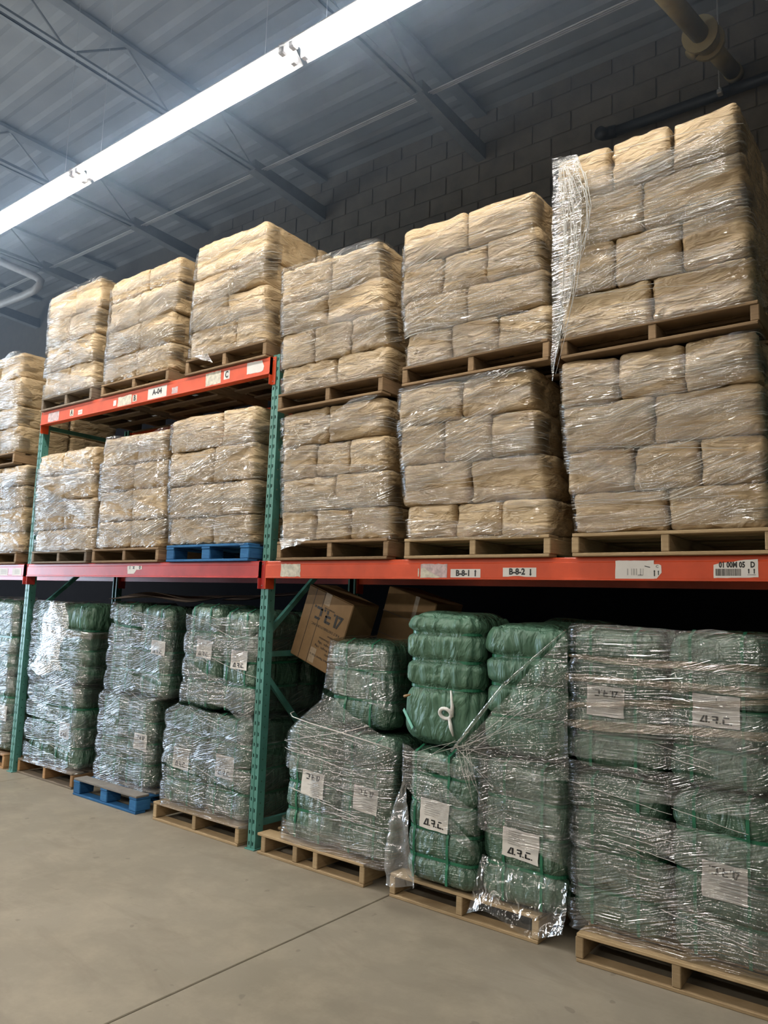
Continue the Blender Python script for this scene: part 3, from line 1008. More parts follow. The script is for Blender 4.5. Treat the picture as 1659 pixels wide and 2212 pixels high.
K = {
    # key: phrase, z boundaries, x left per boundary, x right per boundary, splits per layer
    'S1': ('stack on the lower beam right of the middle post', (2.198, 2.42, 2.66, 2.90, 3.165), (.22, .21, .19, .17, .15), (1.24, 1.21, 1.18, 1.15, 1.13), ((.545, .87), (.72,), (.52, .84), (.63,))),
    'T1': ('upper stack right of the middle post top', (3.310, 3.52, 3.785, 4.035, 4.30), (.15, .12, .11, .09, .08), (1.14, 1.15, 1.11, 1.07, 1.03), ((.68,), (.44, .79), (.56,), (.58,))),
    'S2': ('stack on the pallet above the B-8 strips', (2.188, 2.40, 2.67, 2.935, 3.18), (1.36, 1.33, 1.29, 1.25, 1.25), (2.37, 2.35, 2.28, 2.26, 2.21), ((1.71, 2.04), (1.81,), (1.61, 1.95), (1.74,))),
    'T2': ('upper stack over the B-8 strips', (3.327, 3.555, 3.785, 4.05, 4.30), (1.31, 1.29, 1.25, 1.25, 1.24), (2.34, 2.33, 2.29, 2.24, 2.22), ((1.65, 1.99), (1.76,), (1.57, 1.90), (1.75,))),
    'S3': ('stack on the pallet above the barcode', (2.188, 2.41, 2.65, 2.91, 3.17), (2.50, 2.47, 2.43, 2.41, 2.40), (3.47, 3.47, 3.47, 3.45, 3.44), ((3.0,), (2.82, 3.16), (2.93,), (2.74, 3.09))),
    'T3': ('tallest upper stack over the barcode', (3.307, 3.565, 3.845, 4.135, 4.41), (2.42, 2.38, 2.36, 2.36, 2.39), (3.44, 3.42, 3.42, 3.38, 3.38), ((2.92,), (2.72, 3.08), (2.88,), (2.70, 3.04))),
    'A1': ('lower beam stack beside the left post', (2.183, 2.40, 2.685, 2.95, 3.18), (-3.30, -3.33, -3.355, -3.365, -3.375), (-2.22, -2.24, -2.28, -2.32, -2.36), ((-2.78,), (-2.80,), (-2.83,), (-2.90,))),
    'A2': ('lower beam stack over the torn number strip', (2.188, 2.44, 2.715, 2.955, 3.22), (-2.19, -2.17, -2.21, -2.22, -2.15), (-1.22, -1.19, -1.20, -1.22, -1.225), ((-1.66,), (-1.68,), (-1.70,), (-1.66,))),
    'A3': ('stack on the blue pallet of the lower beam', (2.198, 2.43, 2.70, 2.99, 3.28), (-1.10, -1.14, -1.17, -1.19, -1.18), (-.11, -.10, -.11, -.12, -.16), ((-.57,), (-.48,), (-.60,), (-.52,))),
    'B1': ('left stack on the upper beam', (3.780, 4.06, 4.345, 4.61, 4.90), (-3.40, -3.42, -3.41, -3.44, -3.44), (-2.46, -2.51, -2.55, -2.47, -2.48), ((-2.92,), (-2.98,), (-3.02,), (-2.93,))),
    'B2': ('middle stack on the upper beam', (3.760, 4.01, 4.285, 4.575, 4.79), (-2.28, -2.30, -2.28, -2.29, -2.29), (-1.26, -1.26, -1.26, -1.20, -1.22), ((-1.78,), (-1.75,), (-1.80,), (-1.68,))),
    'B3': ('domed stack on the upper beam above the C sticker', (3.780, 4.04, 4.27, 4.49, 4.80), (-1.01, -1.01, -1.01, -1.01, -.98), (-.05, -.08, -.12, -.11, -.10), ((-.42,), (-.55,), (-.50,), ())),
    'C1': ('far bay lower beam stack', (2.188, 2.40, 2.66, 2.90, 3.12), (-4.60, -4.60, -4.62, -4.64, -4.66), (-3.59, -3.57, -3.60, -3.64, -3.66), ((-4.1,), (-4.1,), (-4.1,), (-4.15,))),
    'C2': ('far bay upper stack', (3.267, 3.56, 3.79, 4.12, 4.40), (-4.85, -4.88, -4.9, -4.92, -4.95), (-3.82, -3.90, -3.87, -3.92, -3.96), ((-4.35,), (-4.35,), (-4.4,), (-4.42,))),
}
YF = -0.05


def kraft_stacks():
    seed = 100
    for key, (ph, zs, xl, xr, splits) in K.items():
        rng = random.Random(hash(ph) % 1 + len(key) * 7 + seed)
        for i in range(4):
            za, zb = zs[i], zs[i + 1]
            a, b = (xl[i] + xl[i + 1]) / 2, (xr[i] + xr[i + 1]) / 2
            cuts = [a] + list(splits[i]) + [b]
            n = len(cuts) - 1
            for c in range(n):
                for row in (0, 1):
                    if row == 1 and c != n - 1 and i < 3:
                        continue
                    seed += 1
                    w, h, d = cuts[c + 1] - cuts[c] - 0.010, zb - za - 0.001, 0.585
                    tp = i == 3 and key not in ('S1', 'S2', 'S3', 'C1')
                    o = link('paper_bale', kraft_bale(w, d, h, seed, tp, c > 0, c < n - 1, row == 1))
                    jit = rng.uniform(-0.006, 0.006)
                    o.location = ((cuts[c] + cuts[c + 1]) / 2, YF + 0.02 + d / 2 + (0 if row == 0 else 0.60) + jit, za)
                    pos = KN[n][c]
                    lab = f"{pos} kraft bale, {ORD[i]} layer, {ph}"
                    if row:
                        lab = f"rear {pos} kraft bale, {ORD[i]} layer, {ph}"
                    tag(o, lab, 'bale', 'kraft paper bales on the rack')


kraft_stacks()


# ------------------------------------------------------------------ green woven bales
class GreenShape:
    def __init__(s, w, d, h, straps, seed, pinch=0.075, pleat=0.007):
        s.w, s.d, s.h, s.straps, s.seed, s.pinch, s.pleat = w, d, h, straps, seed, pinch, pleat

    def prof(s, z):
        """Horizontal scale at height z (0..h): pinched at straps, rounded at the ends."""
        k = np.ones_like(z)
        cuts = [0] + [f * s.h for f in s.straps] + [s.h]
        for a, b in zip(cuts[:-1], cuts[1:]):
            m = (z >= a) & (z <= b)
            tt = np.clip((z - a) / (b - a), 0, 1) * 2 - 1
            k = np.where(m, 1 - s.pinch * np.abs(tt) ** 5, k)
        return k

    def mesh(s, name, mat):
        sp = 0.018
        nx, ny, nz = max(8, int(s.w / sp)), max(8, int(s.d / (sp * 1.3))), max(10, int(s.h / 0.017))
        u, q = boxgrid(nx, ny, nz)
        half = np.array([s.w, s.d, s.h]) / 2 - 0.004
        p, n = rounded(u, half, min(0.085 if s.pleat < .01 else 0.12, s.w * .26))
        z = p[:, 2] + s.h / 2
        k = s.prof(z)
        p[:, 0] *= k
        p[:, 1] *= k
        off = np.array([s.seed * 3.1, s.seed * 1.7, s.seed * 0.9])
        ang = np.arctan2(p[:, 1] / s.d, p[:, 0] / s.w)
        dist = np.full(len(z), 9.0)
        for f in s.straps:
            dist = np.minimum(dist, np.abs(z - f * s.h))
        per = ang * 9.0 + 2.2 * vnoise(np.stack([ang * 4, z * 3, z * 0], 1) + off, s.seed)
        side = np.abs(n[:, 2]) < 0.7
        pl = (np.abs(np.sin(per * 1.6)) - .5) * np.exp(-dist / 0.09) * s.pleat * 2
        fold = (ridge(np.stack([ang * 5.5, z * 4.0, z * 0], 1) + off, s.seed + 3) - 0.5) * (0.012 if s.pleat < .01 else 0.024)
        lump = (vnoise(p * 7.0 + off, s.seed + 4) - 0.5) * 0.018
        fine = (ridge(p * np.array([22., 22., 9.]) + off, s.seed + 6) - 0.5) * (0.005 if s.pleat < .01 else 0.012)
        calm = 1 - np.exp(-(dist / 0.022) ** 2)
        p += n * (np.where(side, pl + fold + fine, 0) * calm + lump * calm)[:, None]
        p[:, 2] += s.h / 2
        p[:, 0] = np.clip(p[:, 0], -s.w / 2 - .004, s.w / 2 + .004)
        p[:, 1] = np.clip(p[:, 1], -s.d / 2 - .02, s.d / 2 + .004)
        p[:, 2] = np.clip(p[:, 2], 0, s.h + .002)
        return np_mesh(name, p, q, mat)

    def loop(s, z, wid=0.017, mat='strap'):
        k = float(s.prof(np.array([z]))[0])
        hx, hy, r = s.w / 2 * k + 0.005, s.d / 2 * k + 0.005, 0.075
        pts = []
        for cx, cy, a0 in ((hx - r, -hy + r, -90), (hx - r, hy - r, 0), (-hx + r, hy - r, 90), (-hx + r, -hy + r, 180)):
            for i in range(7):
                a = math.radians(a0 + 15 * i)
                pts.append((cx + r * math.cos(a), cy + r * math.sin(a)))
        v, f = [], []
        m = len(pts)
        for x, y in pts:
            L = math.hypot(x, y)
            dx, dy = x / L * 0.003, y / L * 0.003
            v += [(x, y, z - wid / 2), (x + dx, y + dy, z - wid / 2), (x + dx, y + dy, z + wid / 2), (x, y, z + wid / 2)]
        for i in range(m):
            a, b = i * 4, ((i + 1) % m) * 4
            for j in range(4):
                f.append((a + j, b + j, b + (j + 1) % 4, a + (j + 1) % 4))
        return MB().add(v, f).mesh('strap', mat)

    def yfront(s, z):
        return -s.d / 2 * float(s.prof(np.array([z]))[0])

    def vstrap(s, x, wid=0.016, mat='strap'):
        """Strap over the front, top and bottom at x."""
        zs = np.linspace(0.03, s.h - 0.03, 26)
        path = [(0.0 - s.d * .2, 0.004)] if False else []
        path = [(float(-s.d / 2 * s.prof(np.array([z]))[0]) - 0.004, float(z)) for z in zs]
        path = [(-s.d / 2 + .08, 0.003)] + path + [(-s.d / 2 + .08, s.h + 0.003)]
        v, f = [], []
        for y, z in path:
            v += [(x - wid / 2, y, z), (x + wid / 2, y, z), (x + wid / 2, y - 0.003, z), (x - wid / 2, y - 0.003, z)]
        for i in range(len(path) - 1):
            a, b = i * 4, (i + 1) * 4
            for j in range(4):
                f.append((a + j, a + (j + 1) % 4, b + (j + 1) % 4, b + j))
        return MB().add(v, f).mesh('strap', mat)


# stencil letters, unit height
GLYPH = {
    'A': [[(0, 0), (.2, 0), (.60, .84), (.60, 1), (.46, 1)], [(.16, 0), (.60, 0), (.60, .2), (.26, .2)], [(.66, 0), (.90, 0), (.90, 1), (.66, 1)]],
    'R': [[(0, .80), (.56, .80), (.56, 1), (.06, 1)], [(.52, .44), (.74, .44), (.74, .94), (.66, 1), (.52, 1)], [(.10, .36), (.66, .36), (.74, .44), (.74, .55), (.10, .55)], [(.46, 0), (.70, 0), (.66, .30), (.46, .30)]],
    'C': [[(.08, .82), (.74, .82), (.74, 1), (.14, 1)], [(0, .08), (.22, .08), (.22, .66), (0, .66)], [(0, .08), (.08, 0), (.74, 0), (.74, .2), (0, .2)]],
    '.': [[(0, 0), (.17, 0), (.17, .17), (0, .17)]],
}


def arc_letters(parent, cx, y, cz, h, flip=False, mat='ink', width=None):
    mb = MB()
    x, items = 0.0, []
    for ch, adv in (('A', 1.0), ('.', .34), ('R', .86), ('.', .34), ('C', .86), ('.', .2)):
        items.append((ch, x))
        x += adv
    tot = x
    sx = (width / tot) if width else h
    for ch, x0 in items:
        for poly in GLYPH[ch]:
            pp = [((x0 + a - tot / 2) * sx, (b - .5) * h) for a, b in poly]
            if flip:
                pp = [(-a, -b) for a, b in pp]
            mb.prism([(cx + a, cz + b) for a, b in pp], y - 0.0007, y)
    return mb.build('lettering', mat, parent)


def paper_label(parent, cx, y, cz, w, h, flip, seed, tilt=0.0):
    rng = random.Random(seed)
    n = 6
    v, f = [], []
    for j in range(n + 1):
        for i in range(n + 1):
            a, b = (i / n - .5) * w, (j / n - .5) * h
            e = 0.004 if (i in (0, n) or j in (0, n)) else 0.0
            v.append((a + rng.uniform(-e, e) * .6, rng.uniform(-.0012, .0012), b + rng.uniform(-e, e) * .6))
    k = len(v)
    v += [(a, yy + 0.0015, b) for a, yy, b in v]
    for j in range(n):
        for i in range(n):
            q = j * (n + 1) + i
            f.append((q, q + 1, q + n + 2, q + n + 1))
            f.append((k + q, k + q + n + 1, k + q + n + 2, k + q + 1))
    o = MB().add(v, f).build('paper_label', 'paper', parent, False, (cx, y, cz))
    o['label'] = 'white printed paper label'
    o.rotation_euler = (0, tilt, 0)
    s = -1 if flip else 1
    arc_letters(o, 0.0, -0.0022, -s * h * 0.27, h * 0.23, flip, width=w * 0.70)
    mb = MB()
    for r in range(7):
        zz = s * (h * .40 - r * h * .072)
        L = w * rng.uniform(.25, .62)
        x0 = -w * .34
        if flip:
            mb.prism(rect(-x0 - L, -x0, zz - .0016, zz + .0016), -0.0030, -0.0022)
        else:
            mb.prism(rect(x0, x0 + L, zz - .0016, zz + .0016), -0.0030, -0.0022)
    mb.build('print_lines', 'grey_ink', o)
    return o


S3_ = (.27, .5, .73)
G = [
    # phrase, x0,x1, y0,y1, z0,z1, wrapped, straps, vertical strap x offsets, labels [(X,Z,w,h,flip,tilt)]
    ('left wrapped green bale, lower tier, load beside the left post', -3.33, -2.86, .06, .58, .142, .91, 1, S3_, (-.1, .1), []),
    ('right wrapped green bale, lower tier, load beside the left post', -2.845, -2.39, .05, .58, .142, .91, 1, S3_, (-.1, .1), [(-2.60, .50, .17, .145, False, .02)]),
    ('rear wrapped green bale, lower tier, load beside the left post', -2.84, -2.38, .60, 1.12, .142, .91, 1, S3_, (), []),
    ('left wrapped green bale, upper tier, load beside the left post', -3.38, -2.90, .06, .58, .915, 1.69, 1, S3_, (-.1, .1), []),
    ('bare-topped green bale, upper tier, load beside the left post', -2.885, -2.34, .05, .58, .915, 1.69, 0, (.22, .42, .66), (.12,), []),
    ('rear wrapped green bale, upper tier, load beside the left post', -2.86, -2.37, .60, 1.12, .915, 1.68, 1, S3_, (), []),
    ('left wrapped green bale, lower tier, on the blue floor pallet', -2.14, -1.745, .10, .60, .147, .90, 1, S3_, (-.1, .1), []),
    ('right wrapped green bale, lower tier, on the blue floor pallet', -1.735, -1.34, .09, .60, .147, .90, 1, S3_, (-.1, .1), [(-1.47, .54, .18, .135, True, .04)]),
    ('rear wrapped green bale, lower tier, on the blue floor pallet', -1.74, -1.33, .62, 1.12, .147, .90, 1, S3_, (), []),
    ('left wrapped green bale, upper tier, over the blue floor pallet', -2.06, -1.62, .08, .60, .905, 1.72, 1, S3_, (-.1, .1), []),
    ('right wrapped green bale, upper tier, over the blue floor pallet', -1.61, -1.16, .08, .60, .905, 1.70, 1, S3_, (-.1, .1), [(-1.30, 1.34, .19, .12, False, .05)]),
    ('rear wrapped green bale, upper tier, over the blue floor pallet', -1.60, -1.15, .62, 1.12, .905, 1.70, 1, S3_, (), []),
    ('left wrapped green bale, lower tier, load left of the middle post', -1.035, -.54, -.01, .52, .142, .90, 1, S3_, (-.1, .1), [(-.785, .515, .195, .16, False, .03)]),
    ('right wrapped green bale, lower tier, load left of the middle post', -.525, -.02, -.01, .52, .142, .90, 1, S3_, (-.1, .1), [(-.271, .526, .199, .165, False, .03)]),
    ('rear wrapped green bale, lower tier, load left of the middle post', -.52, -.012, .545, 1.10, .142, .90, 1, S3_, (), []),
    ('left wrapped green bale, upper tier, load left of the middle post', -.86, -.44, .0, .52, .905, 1.73, 1, S3_, (-.1, .1), [(-.60, 1.375, .18, .14, False, .08)]),
    ('right wrapped green bale, upper tier, load left of the middle post', -.43, -.02, .0, .52, .905, 1.70, 1, S3_, (-.1, .1), [(-.19, 1.317, .18, .14, False, .02)]),
    ('rear wrapped green bale, upper tier, load left of the middle post', -.45, -.012, .545, 1.10, .905, 1.70, 1, S3_, (), []),
    ('left wrapped green bale with torn film, lower tier, right of the middle post', .325, .80, .0, .50, .142, .93, 1, S3_, (-.1, .12), [(.613, .546, .200, .165, True, .06)]),
    ('right wrapped green bale, lower tier, right of the middle post', .815, 1.275, .0, .50, .142, .92, 1, S3_, (-.1, .1), [(1.074, .525, .197, .155, True, .06)]),
    ('single wrapped green bale on top of the load right of the middle post', .645, 1.185, .06, .60, .935, 1.53, 1, (.33, .66), (-.1, .12), []),
    ('rear green bale under the leaning lettered carton', .12, .62, .56, 1.10, .142, 1.12, 0, S3_, (), []),
    ('rear green bale under the blank leaning carton', .66, 1.20, .62, 1.12, .142, 1.34, 0, (.2, .4, .6, .8), (), []),
    ('unwrapped green bale with three straps and a white tie', 1.365, 1.905, -.06, .45, .925, 1.74, 0, (.435, .63, .835), (), []),
    ('unwrapped green bale half under slanting film, upper tier', 1.925, 2.445, -.04, .46, .935, 1.69, 0, (.30, .53, .74), (), []),
    ('green bale with upright label and bare green straps, lower tier', 1.42, 1.915, -.065, .45, .142, .925, 1, (.2, .40, .60, .80), (-.165, .07), [(1.646, .548, .200, .17, False, .05)]),
    ('green bale with upright label above the trailing film, lower tier', 1.93, 2.44, -.03, .47, .142, .93, 1, S3_, (-.1, .13), [(2.192, .486, .220, .155, False, .06)]),
    ('rear green bale, upper tier, behind the slanting film', 1.95, 2.46, .50, 1.05, .935, 1.72, 0, S3_, (), []),
    ('rear green bale, lower tier, behind the slanting film', 1.94, 2.45, .515, 1.05, .142, .93, 0, S3_, (), []),
    ('left green bale, lower tier, of the largest wrapped load', 2.465, 2.95, .0, .53, .145, .925, 1, (.25, .5, .75), (-.12, .12), []),
    ('right green bale, lower tier, of the largest wrapped load', 2.98, 3.46, .0, .53, .145, .925, 1, (.25, .5, .75), (-.12, .12), [(3.235, .53, .200, .165, True, .03)]),
    ('left green bale, upper tier, of the largest wrapped load', 2.455, 2.94, .0, .53, .93, 1.69, 1, (.25, .5, .75), (-.12, .12), [(2.66, 1.30, .200, .155, True, .02)]),
    ('right green bale, upper tier, of the largest wrapped load', 2.97, 3.455, .0, .53, .93, 1.69, 1, (.25, .5, .75), (-.12, .12), [(3.21, 1.31, .215, .15, False, .02)]),
    ('rear green bale, upper tier, of the largest wrapped load', 2.975, 3.455, .55, 1.08, .93, 1.69, 1, S3_, (), []),
    ('rear green bale, lower tier, of the largest wrapped load', 2.98, 3.46, .55, 1.08, .145, .925, 1, S3_, (), []),
    ('left wrapped green bale, lower tier, far bay', -4.60, -4.11, .02, .55, .142, .90, 1, S3_, (), []),
    ('right wrapped green bale with label, lower tier, far bay', -4.10, -3.62, .02, .55, .142, .90, 1, S3_, (-.1, .1), [(-3.76, .54, .22, .15, False, .03)]),
    ('left wrapped green bale, upper tier, far bay', -4.62, -4.13, .02, .55, .905, 1.70, 1, S3_, (), []),
    ('right wrapped green bale, upper tier, far bay', -4.12, -3.66, .02, .55, .905, 1.70, 1, S3_, (), []),
]


def green_bales():
    for i, (ph, x0, x1, y0, y1, z0, z1, wr, straps, vs, labs) in enumerate(G):
        cx, cy = (x0 + x1) / 2, (y0 + y1) / 2
        s = GreenShape(x1 - x0, y1 - y0, z1 - z0, straps, 11 + i, 0.075 if wr else 0.13, 0.005 if wr else 0.013)
        t = thing('woven_bale', ph, 'bale', (cx, cy, z0), 0, 'green woven bales on the floor pallets')
        link('bale_body', s.mesh('bale_body', 'green_wrapped' if wr else 'green'), t)
        for f in straps:
            link('strap', s.loop(f * s.h, mat='strap'), t)
        for xv in vs:
            link('strap', s.vstrap(xv), t)
        for k, (lx, lz, lw, lh, fl, ti) in enumerate(labs):
            zz = np.linspace(lz - z0 - lh / 2, lz - z0 + lh / 2, 9)
            yy = min(s.yfront(z) for z in zz) - 0.010
            paper_label(t, lx - cx, yy, lz - z0, lw, lh, fl, i * 5 + k, ti)
        if 'white tie' in ph:
            lp = []
            for a in range(0, 361, 24):
                w = math.radians(a)
                lp.append((0.075 + 0.040 * math.cos(w), -s.d / 2 - 0.018 - 0.01 * math.sin(w), 0.215 + 0.030 * math.sin(w)))
            o = MB().tube(lp, 0.011, 8, False).build('tie_loop', 'white_tie', t, True)
            o['label'] = 'white cloth tie loop'
            MB().tube([(0.115, -s.d / 2 - 0.012, 0.20), (0.120, -s.d / 2 - 0.014, 0.26), (0.108, -s.d / 2 - 0.006, 0.31), (0.10, -s.d / 2 - 0.004, 0.35)], [.014, .011, .008, .004], 8).build('tie_tail', 'white_tie', t, True)
            MB().tube([(0.10, -s.d / 2 - 0.012, 0.19), (0.115, -s.d / 2 - 0.018, 0.14), (0.13, -s.d / 2 - 0.012, 0.09)], [.010, .012, .005], 8).build('tie_tail', 'white_tie', t, True)
            MB().bar((-0.265, -s.d / 2 + .03, 0.20), (-0.165, -s.d / 2 - 0.008, 0.10), 0.004, 0.022).build('strap', 'strap_light', t)
            MB().tube([(-.255, -s.d / 2 + .012, .282), (-.235, -s.d / 2 - .006, .285), (-.21, -s.d / 2 - .01, .292), (-.185, -s.d / 2 - .012, .300)], [.004, .009, .008, .003], 7).build('tape_scrap', 'rust', t, True)


green_bales()


# ------------------------------------------------------------------ cartons and card sheets
def carton(label, p_tl, p_tr, p_bl, depth, lettered):
    p_tl, p_tr, p_bl = Vector(p_tl), Vector(p_tr), Vector(p_bl)
    ux, uz = (p_tr - p_tl).normalized(), (p_tl - p_bl).normalized()
    uy = uz.cross(ux).normalized()
    w, h = (p_tr - p_tl).length, (p_tl - p_bl).length
    t = link('carton', None)
    t.matrix_world = Matrix(((ux.x, uy.x, uz.x, p_bl.x), (ux.y, uy.y, uz.y, p_bl.y), (ux.z, uy.z, uz.z, p_bl.z), (0, 0, 0, 1)))
    tag(t, label, 'carton', 'leaning cartons')
    MB().cbox(0, w, 0, depth, 0, h, 0.006).build('carton_body', 'card', t)
    if lettered:
        # closing flaps on the top, tape, dark creases along the face
        MB().cbox(0.004, w - .004, 0.004, depth * .495, h + 0.0005, h + 0.004, 0.001).build('flap', 'card', t)
        MB().cbox(0.004, w - .004, depth * .505, depth - .004, h + 0.0005, h + 0.004, 0.001).build('flap', 'card', t)
        MB().box(w * .40, w * .53, -0.0008, -0.0002, h - .09, h + .001).build('tape', 'tape', t)
        MB().box(w * .40, w * .53, -0.0008, -0.0002, .02, .13).build('tape', 'tape', t)
        for x in (0.085, 0.175):
            MB().box(x, x + 0.004, -0.0010, -0.0002, 0.0, h).build('crease', 'ink', t)
        arc_letters(t, w * .56, -0.0012, h * .695, .095, True, width=.30)
        f = 'grey_ink' if False else 'ink'
        lines = [('A.R.T DISTRIBUTORS INC.', .0, .026), ('Description:', .042, .022), ('Carton Dimension', .075, .024), ('Net Weight:  18kg', .108, .024),
                 ('Gross Weight:  19kg', .141, .024), ('Quantity:', .174, .024), ('Product Name that is', .215, .026)]
        for s, dz, sz in lines:
            text('print_lines', s, sz, t, w * .90, -0.0012, h * .535 - dz, f, 0.0, True, 'LEFT')
        text('print_lines', 'DISTRIBUTORS', .016, t, w * .56, -0.0012, h * .80, f, 0.0, True)
    else:
        MB().box(0, w, -0.0012, -0.0002, h * .56, h * .575).build('crease', 'card_dark', t)
        MB().box(0, w, -0.0012, -0.0002, h * .17, h * .18).build('crease', 'card_dark', t)
        MB().box(w * .58, w * .66, -0.0008, -0.0002, h * .55, h + .001).build('tape', 'tape', t)
    return t


carton('brown lettered carton with upside-down stencil letters leaning behind the middle post', (.26, .25, 1.903), (.697, .25, 1.752), (.085, .25, 1.382), .30, True)
carton('plain brown carton leaning behind the strapped green bale', (.724, .63, 1.910), (1.16, .63, 1.788), (.606, .63, 1.498), .36, False)


def warped_sheet(name, label, cat, c, sx, sy, amp, mat, seed, rot):
    n, m = 18, 12
    I, J = np.meshgrid(np.arange(n + 1), np.arange(m + 1), indexing='ij')
    x, y = (I / n - .5) * sx, (J / m - .5) * sy
    p = np.stack([x.ravel(), y.ravel(), 0 * x.ravel()], 1)
    p[:, 2] = amp * (vnoise(np.stack([p[:, 0] * 2.2, p[:, 1] * 2.2, p[:, 0] * 0], 1) + seed, seed))
    k = len(p)
    q = p.copy()
    q[:, 2] += 0.005
    V = np.concatenate([p, q])
    F = []
    for i in range(n):
        for j in range(m):
            a = i * (m + 1) + j
            b = a + m + 1
            F.append((a, a + 1, b + 1, b))
            F.append((k + a, k + b, k + b + 1, k + a + 1))
    o = MB().add(V, F).build(name, mat, None, True, c)
    o.rotation_euler = rot
    return tag(o, label, cat)


warped_sheet('card_sheet', 'warped grey-brown card sheet lying on the load over the blue floor pallet', 'card sheet', (-1.60, .55, 1.745), 1.0, .9, .07, 'card_dark', 3, (.04, .0, .15))
warped_sheet('card_sheet', 'dark card sheet tilted behind the load left of the middle post', 'card sheet', (-.66, .75, 1.79), .70, .6, .05, 'card_dark', 8, (.12, -.06, -.2))


# ------------------------------------------------------------------ stretch film
def film_band(acc, xl, xr, yf, yb, z0, slope, width, seed, amp=0.006, off=0.012, bow=None, s_range=(0, 1), nt=8, rag=0.012):
    """One turn of film round the left, front and right of a load; z0 at the left front corner, rising by slope per metre."""
    r = 0.05
    d = 0.75
    segL, segF, segR = d, 1.0, d
    tot = 2 * d + 1.0
    n = int(tot / 0.035)
    S = np.linspace(s_range[0], s_range[1], n + 1) * tot
    T = np.linspace(0, 1, nt + 1)
    SS, TT = np.meshgrid(S, T, indexing='ij')
    s, tt = SS.ravel(), TT.ravel()
    zc = z0 + slope * (s - d)
    e = vnoise(np.stack([s * 9, tt * 0 + seed, tt * 0], 1), seed) - .5
    e2 = vnoise(np.stack([s * 8, tt * 0 + seed + 9.5, tt * 0], 1), seed + 1) - .5
    z = zc + width * (tt - .5) + np.where(tt < .01, e * rag * 2, 0) + np.where(tt > .99, e2 * rag * 2, 0)
    XL, XR = xl(z) - off, xr(z) + off
    y0 = yf(z) - off if callable(yf) else np.full_like(z, yf - off)
    W = XR - XL
    fx = np.where(s < d, 0.0, np.where(s > d + 1.0, 1.0, s - d))
    x = XL + fx * W
    y = np.where(s < d, y0 + (d - s), np.where(s > d + 1.0, y0 + (s - d - 1.0), y0))
    y = np.minimum(y, yb)
    nx = np.where(s < d, -1.0, np.where(s > d + 1.0, 1.0, 0.0))
    ny = np.where((s >= d) & (s <= d + 1.0), -1.0, 0.0)
    # soften the corners
    for c, sg in ((d, 1.0), (d + 1.0, -1.0)):
        g = np.exp(-((s - c) / 0.045) ** 2)
        y = y + g * 0.024
        x = x + sg * g * 0.016 * np.where(sg > 0, 1, 1)
    wr = (ridge(np.stack([s * 3.0, (zc + width * (tt - .5)) * 55 - s * 3, s * 0 + seed], 1), seed + 2) - .5) * amp
    wr += (vnoise(np.stack([s * 5, z * 7, s * 0 + seed], 1), seed + 3) - .5) * 0.010
    x = x + nx * wr
    y = y + ny * wr
    P = np.stack([x, y, z], 1)
    base = sum(len(a) for a in acc[0])
    m = nt + 1
    I, J = np.meshgrid(np.arange(n), np.arange(nt), indexing='ij')
    a = (I * m + J).ravel() + base
    Q = np.stack([a, a + m, a + m + 1, a + 1], 1)
    acc[0].append(P)
    acc[1].append(Q)


def film_obj(acc, name, mat, label=None, parent=None):
    o = link(name, np_mesh(name, np.concatenate(acc[0]), np.concatenate(acc[1]), mat), parent)
    if label:
        tag(o, label, 'stretch film', 'stretch film round the loads')
    return o


def strands(parent, n, xl, xr, yf, zlo, zhi, seed, off=0.018, rad=0.0012):
    rng = random.Random(seed)
    mb = MB()
    base = rng.uniform(-.26, -.04)
    for k in range(n):
        z = rng.uniform(zlo, zhi)
        sl = base + rng.uniform(-.06, .06)
        f0, f1 = sorted((rng.uniform(-.02, .6), rng.uniform(.4, 1.02)))
        pts = []
        for i in range(9):
            f = f0 + (f1 - f0) * i / 8
            zz = min(max(z + sl * (f - .5), zlo - .02), zhi + .02)
            za = np.array([zz])
            a, b = float(xl(za)[0]) - off * .5, float(xr(za)[0]) + off * .5
            y = float(yf(za)[0]) if callable(yf) else yf
            edge = max(0, 0.04 - min(f, 1 - f)) * 1.0
            pts.append((a + f * (b - a), y - off + edge + rng.uniform(-.001, .001), zz + rng.uniform(-.003, .003)))
        mb.tube(pts, rad * rng.uniform(.6, 1.3), 5, False)
    o = mb.build('film_strand', 'strand', parent, True)
    o['label'] = 'twisted white film strands'
    o['kind'] = 'stuff'
    return o


def kraft_film():
    seed = 500
    for key, (ph, zs, xl, xr, splits) in K.items():
        Z = np.array(zs)
        fl = lambda z, a=np.array(xl): np.interp(z, Z, a)
        fr = lambda z, a=np.array(xr): np.interp(z, Z, a)
        rng = random.Random(seed)
        acc = ([], [])
        z = zs[0] + 0.05
        while z < zs[-1] - 0.03:
            seed += 1
            wd = rng.uniform(0.07, 0.17)
            film_band(acc, fl, fr, YF - 0.014, 1.1, z, rng.uniform(-.10, .08), wd, seed, nt=max(4, int(wd / 0.018)), s_range=(0, .765))
            z += wd * rng.uniform(.75, 1.5)
        for k in range(3):
            seed += 1
            film_band(acc, fl, fr, YF - 0.018, 1.1, rng.uniform(zs[0] + .25, zs[-1] - .25), rng.choice((-1, 1)) * rng.uniform(.22, .38), rng.uniform(.05, .12), seed, s_range=(.22, .78), nt=6)
        # trim what slants past the ends of the load
        for P in acc[0]:
            P[:, 2] = np.clip(P[:, 2], zs[0] - 0.012, zs[-1] + 0.006)
        o = film_obj(acc, 'stretch_film', 'film', 'clear stretch film round the ' + ph)
        strands(o, 9, fl, fr, YF - 0.004, zs[0] + .06, zs[-1] - .06, seed)


kraft_film()


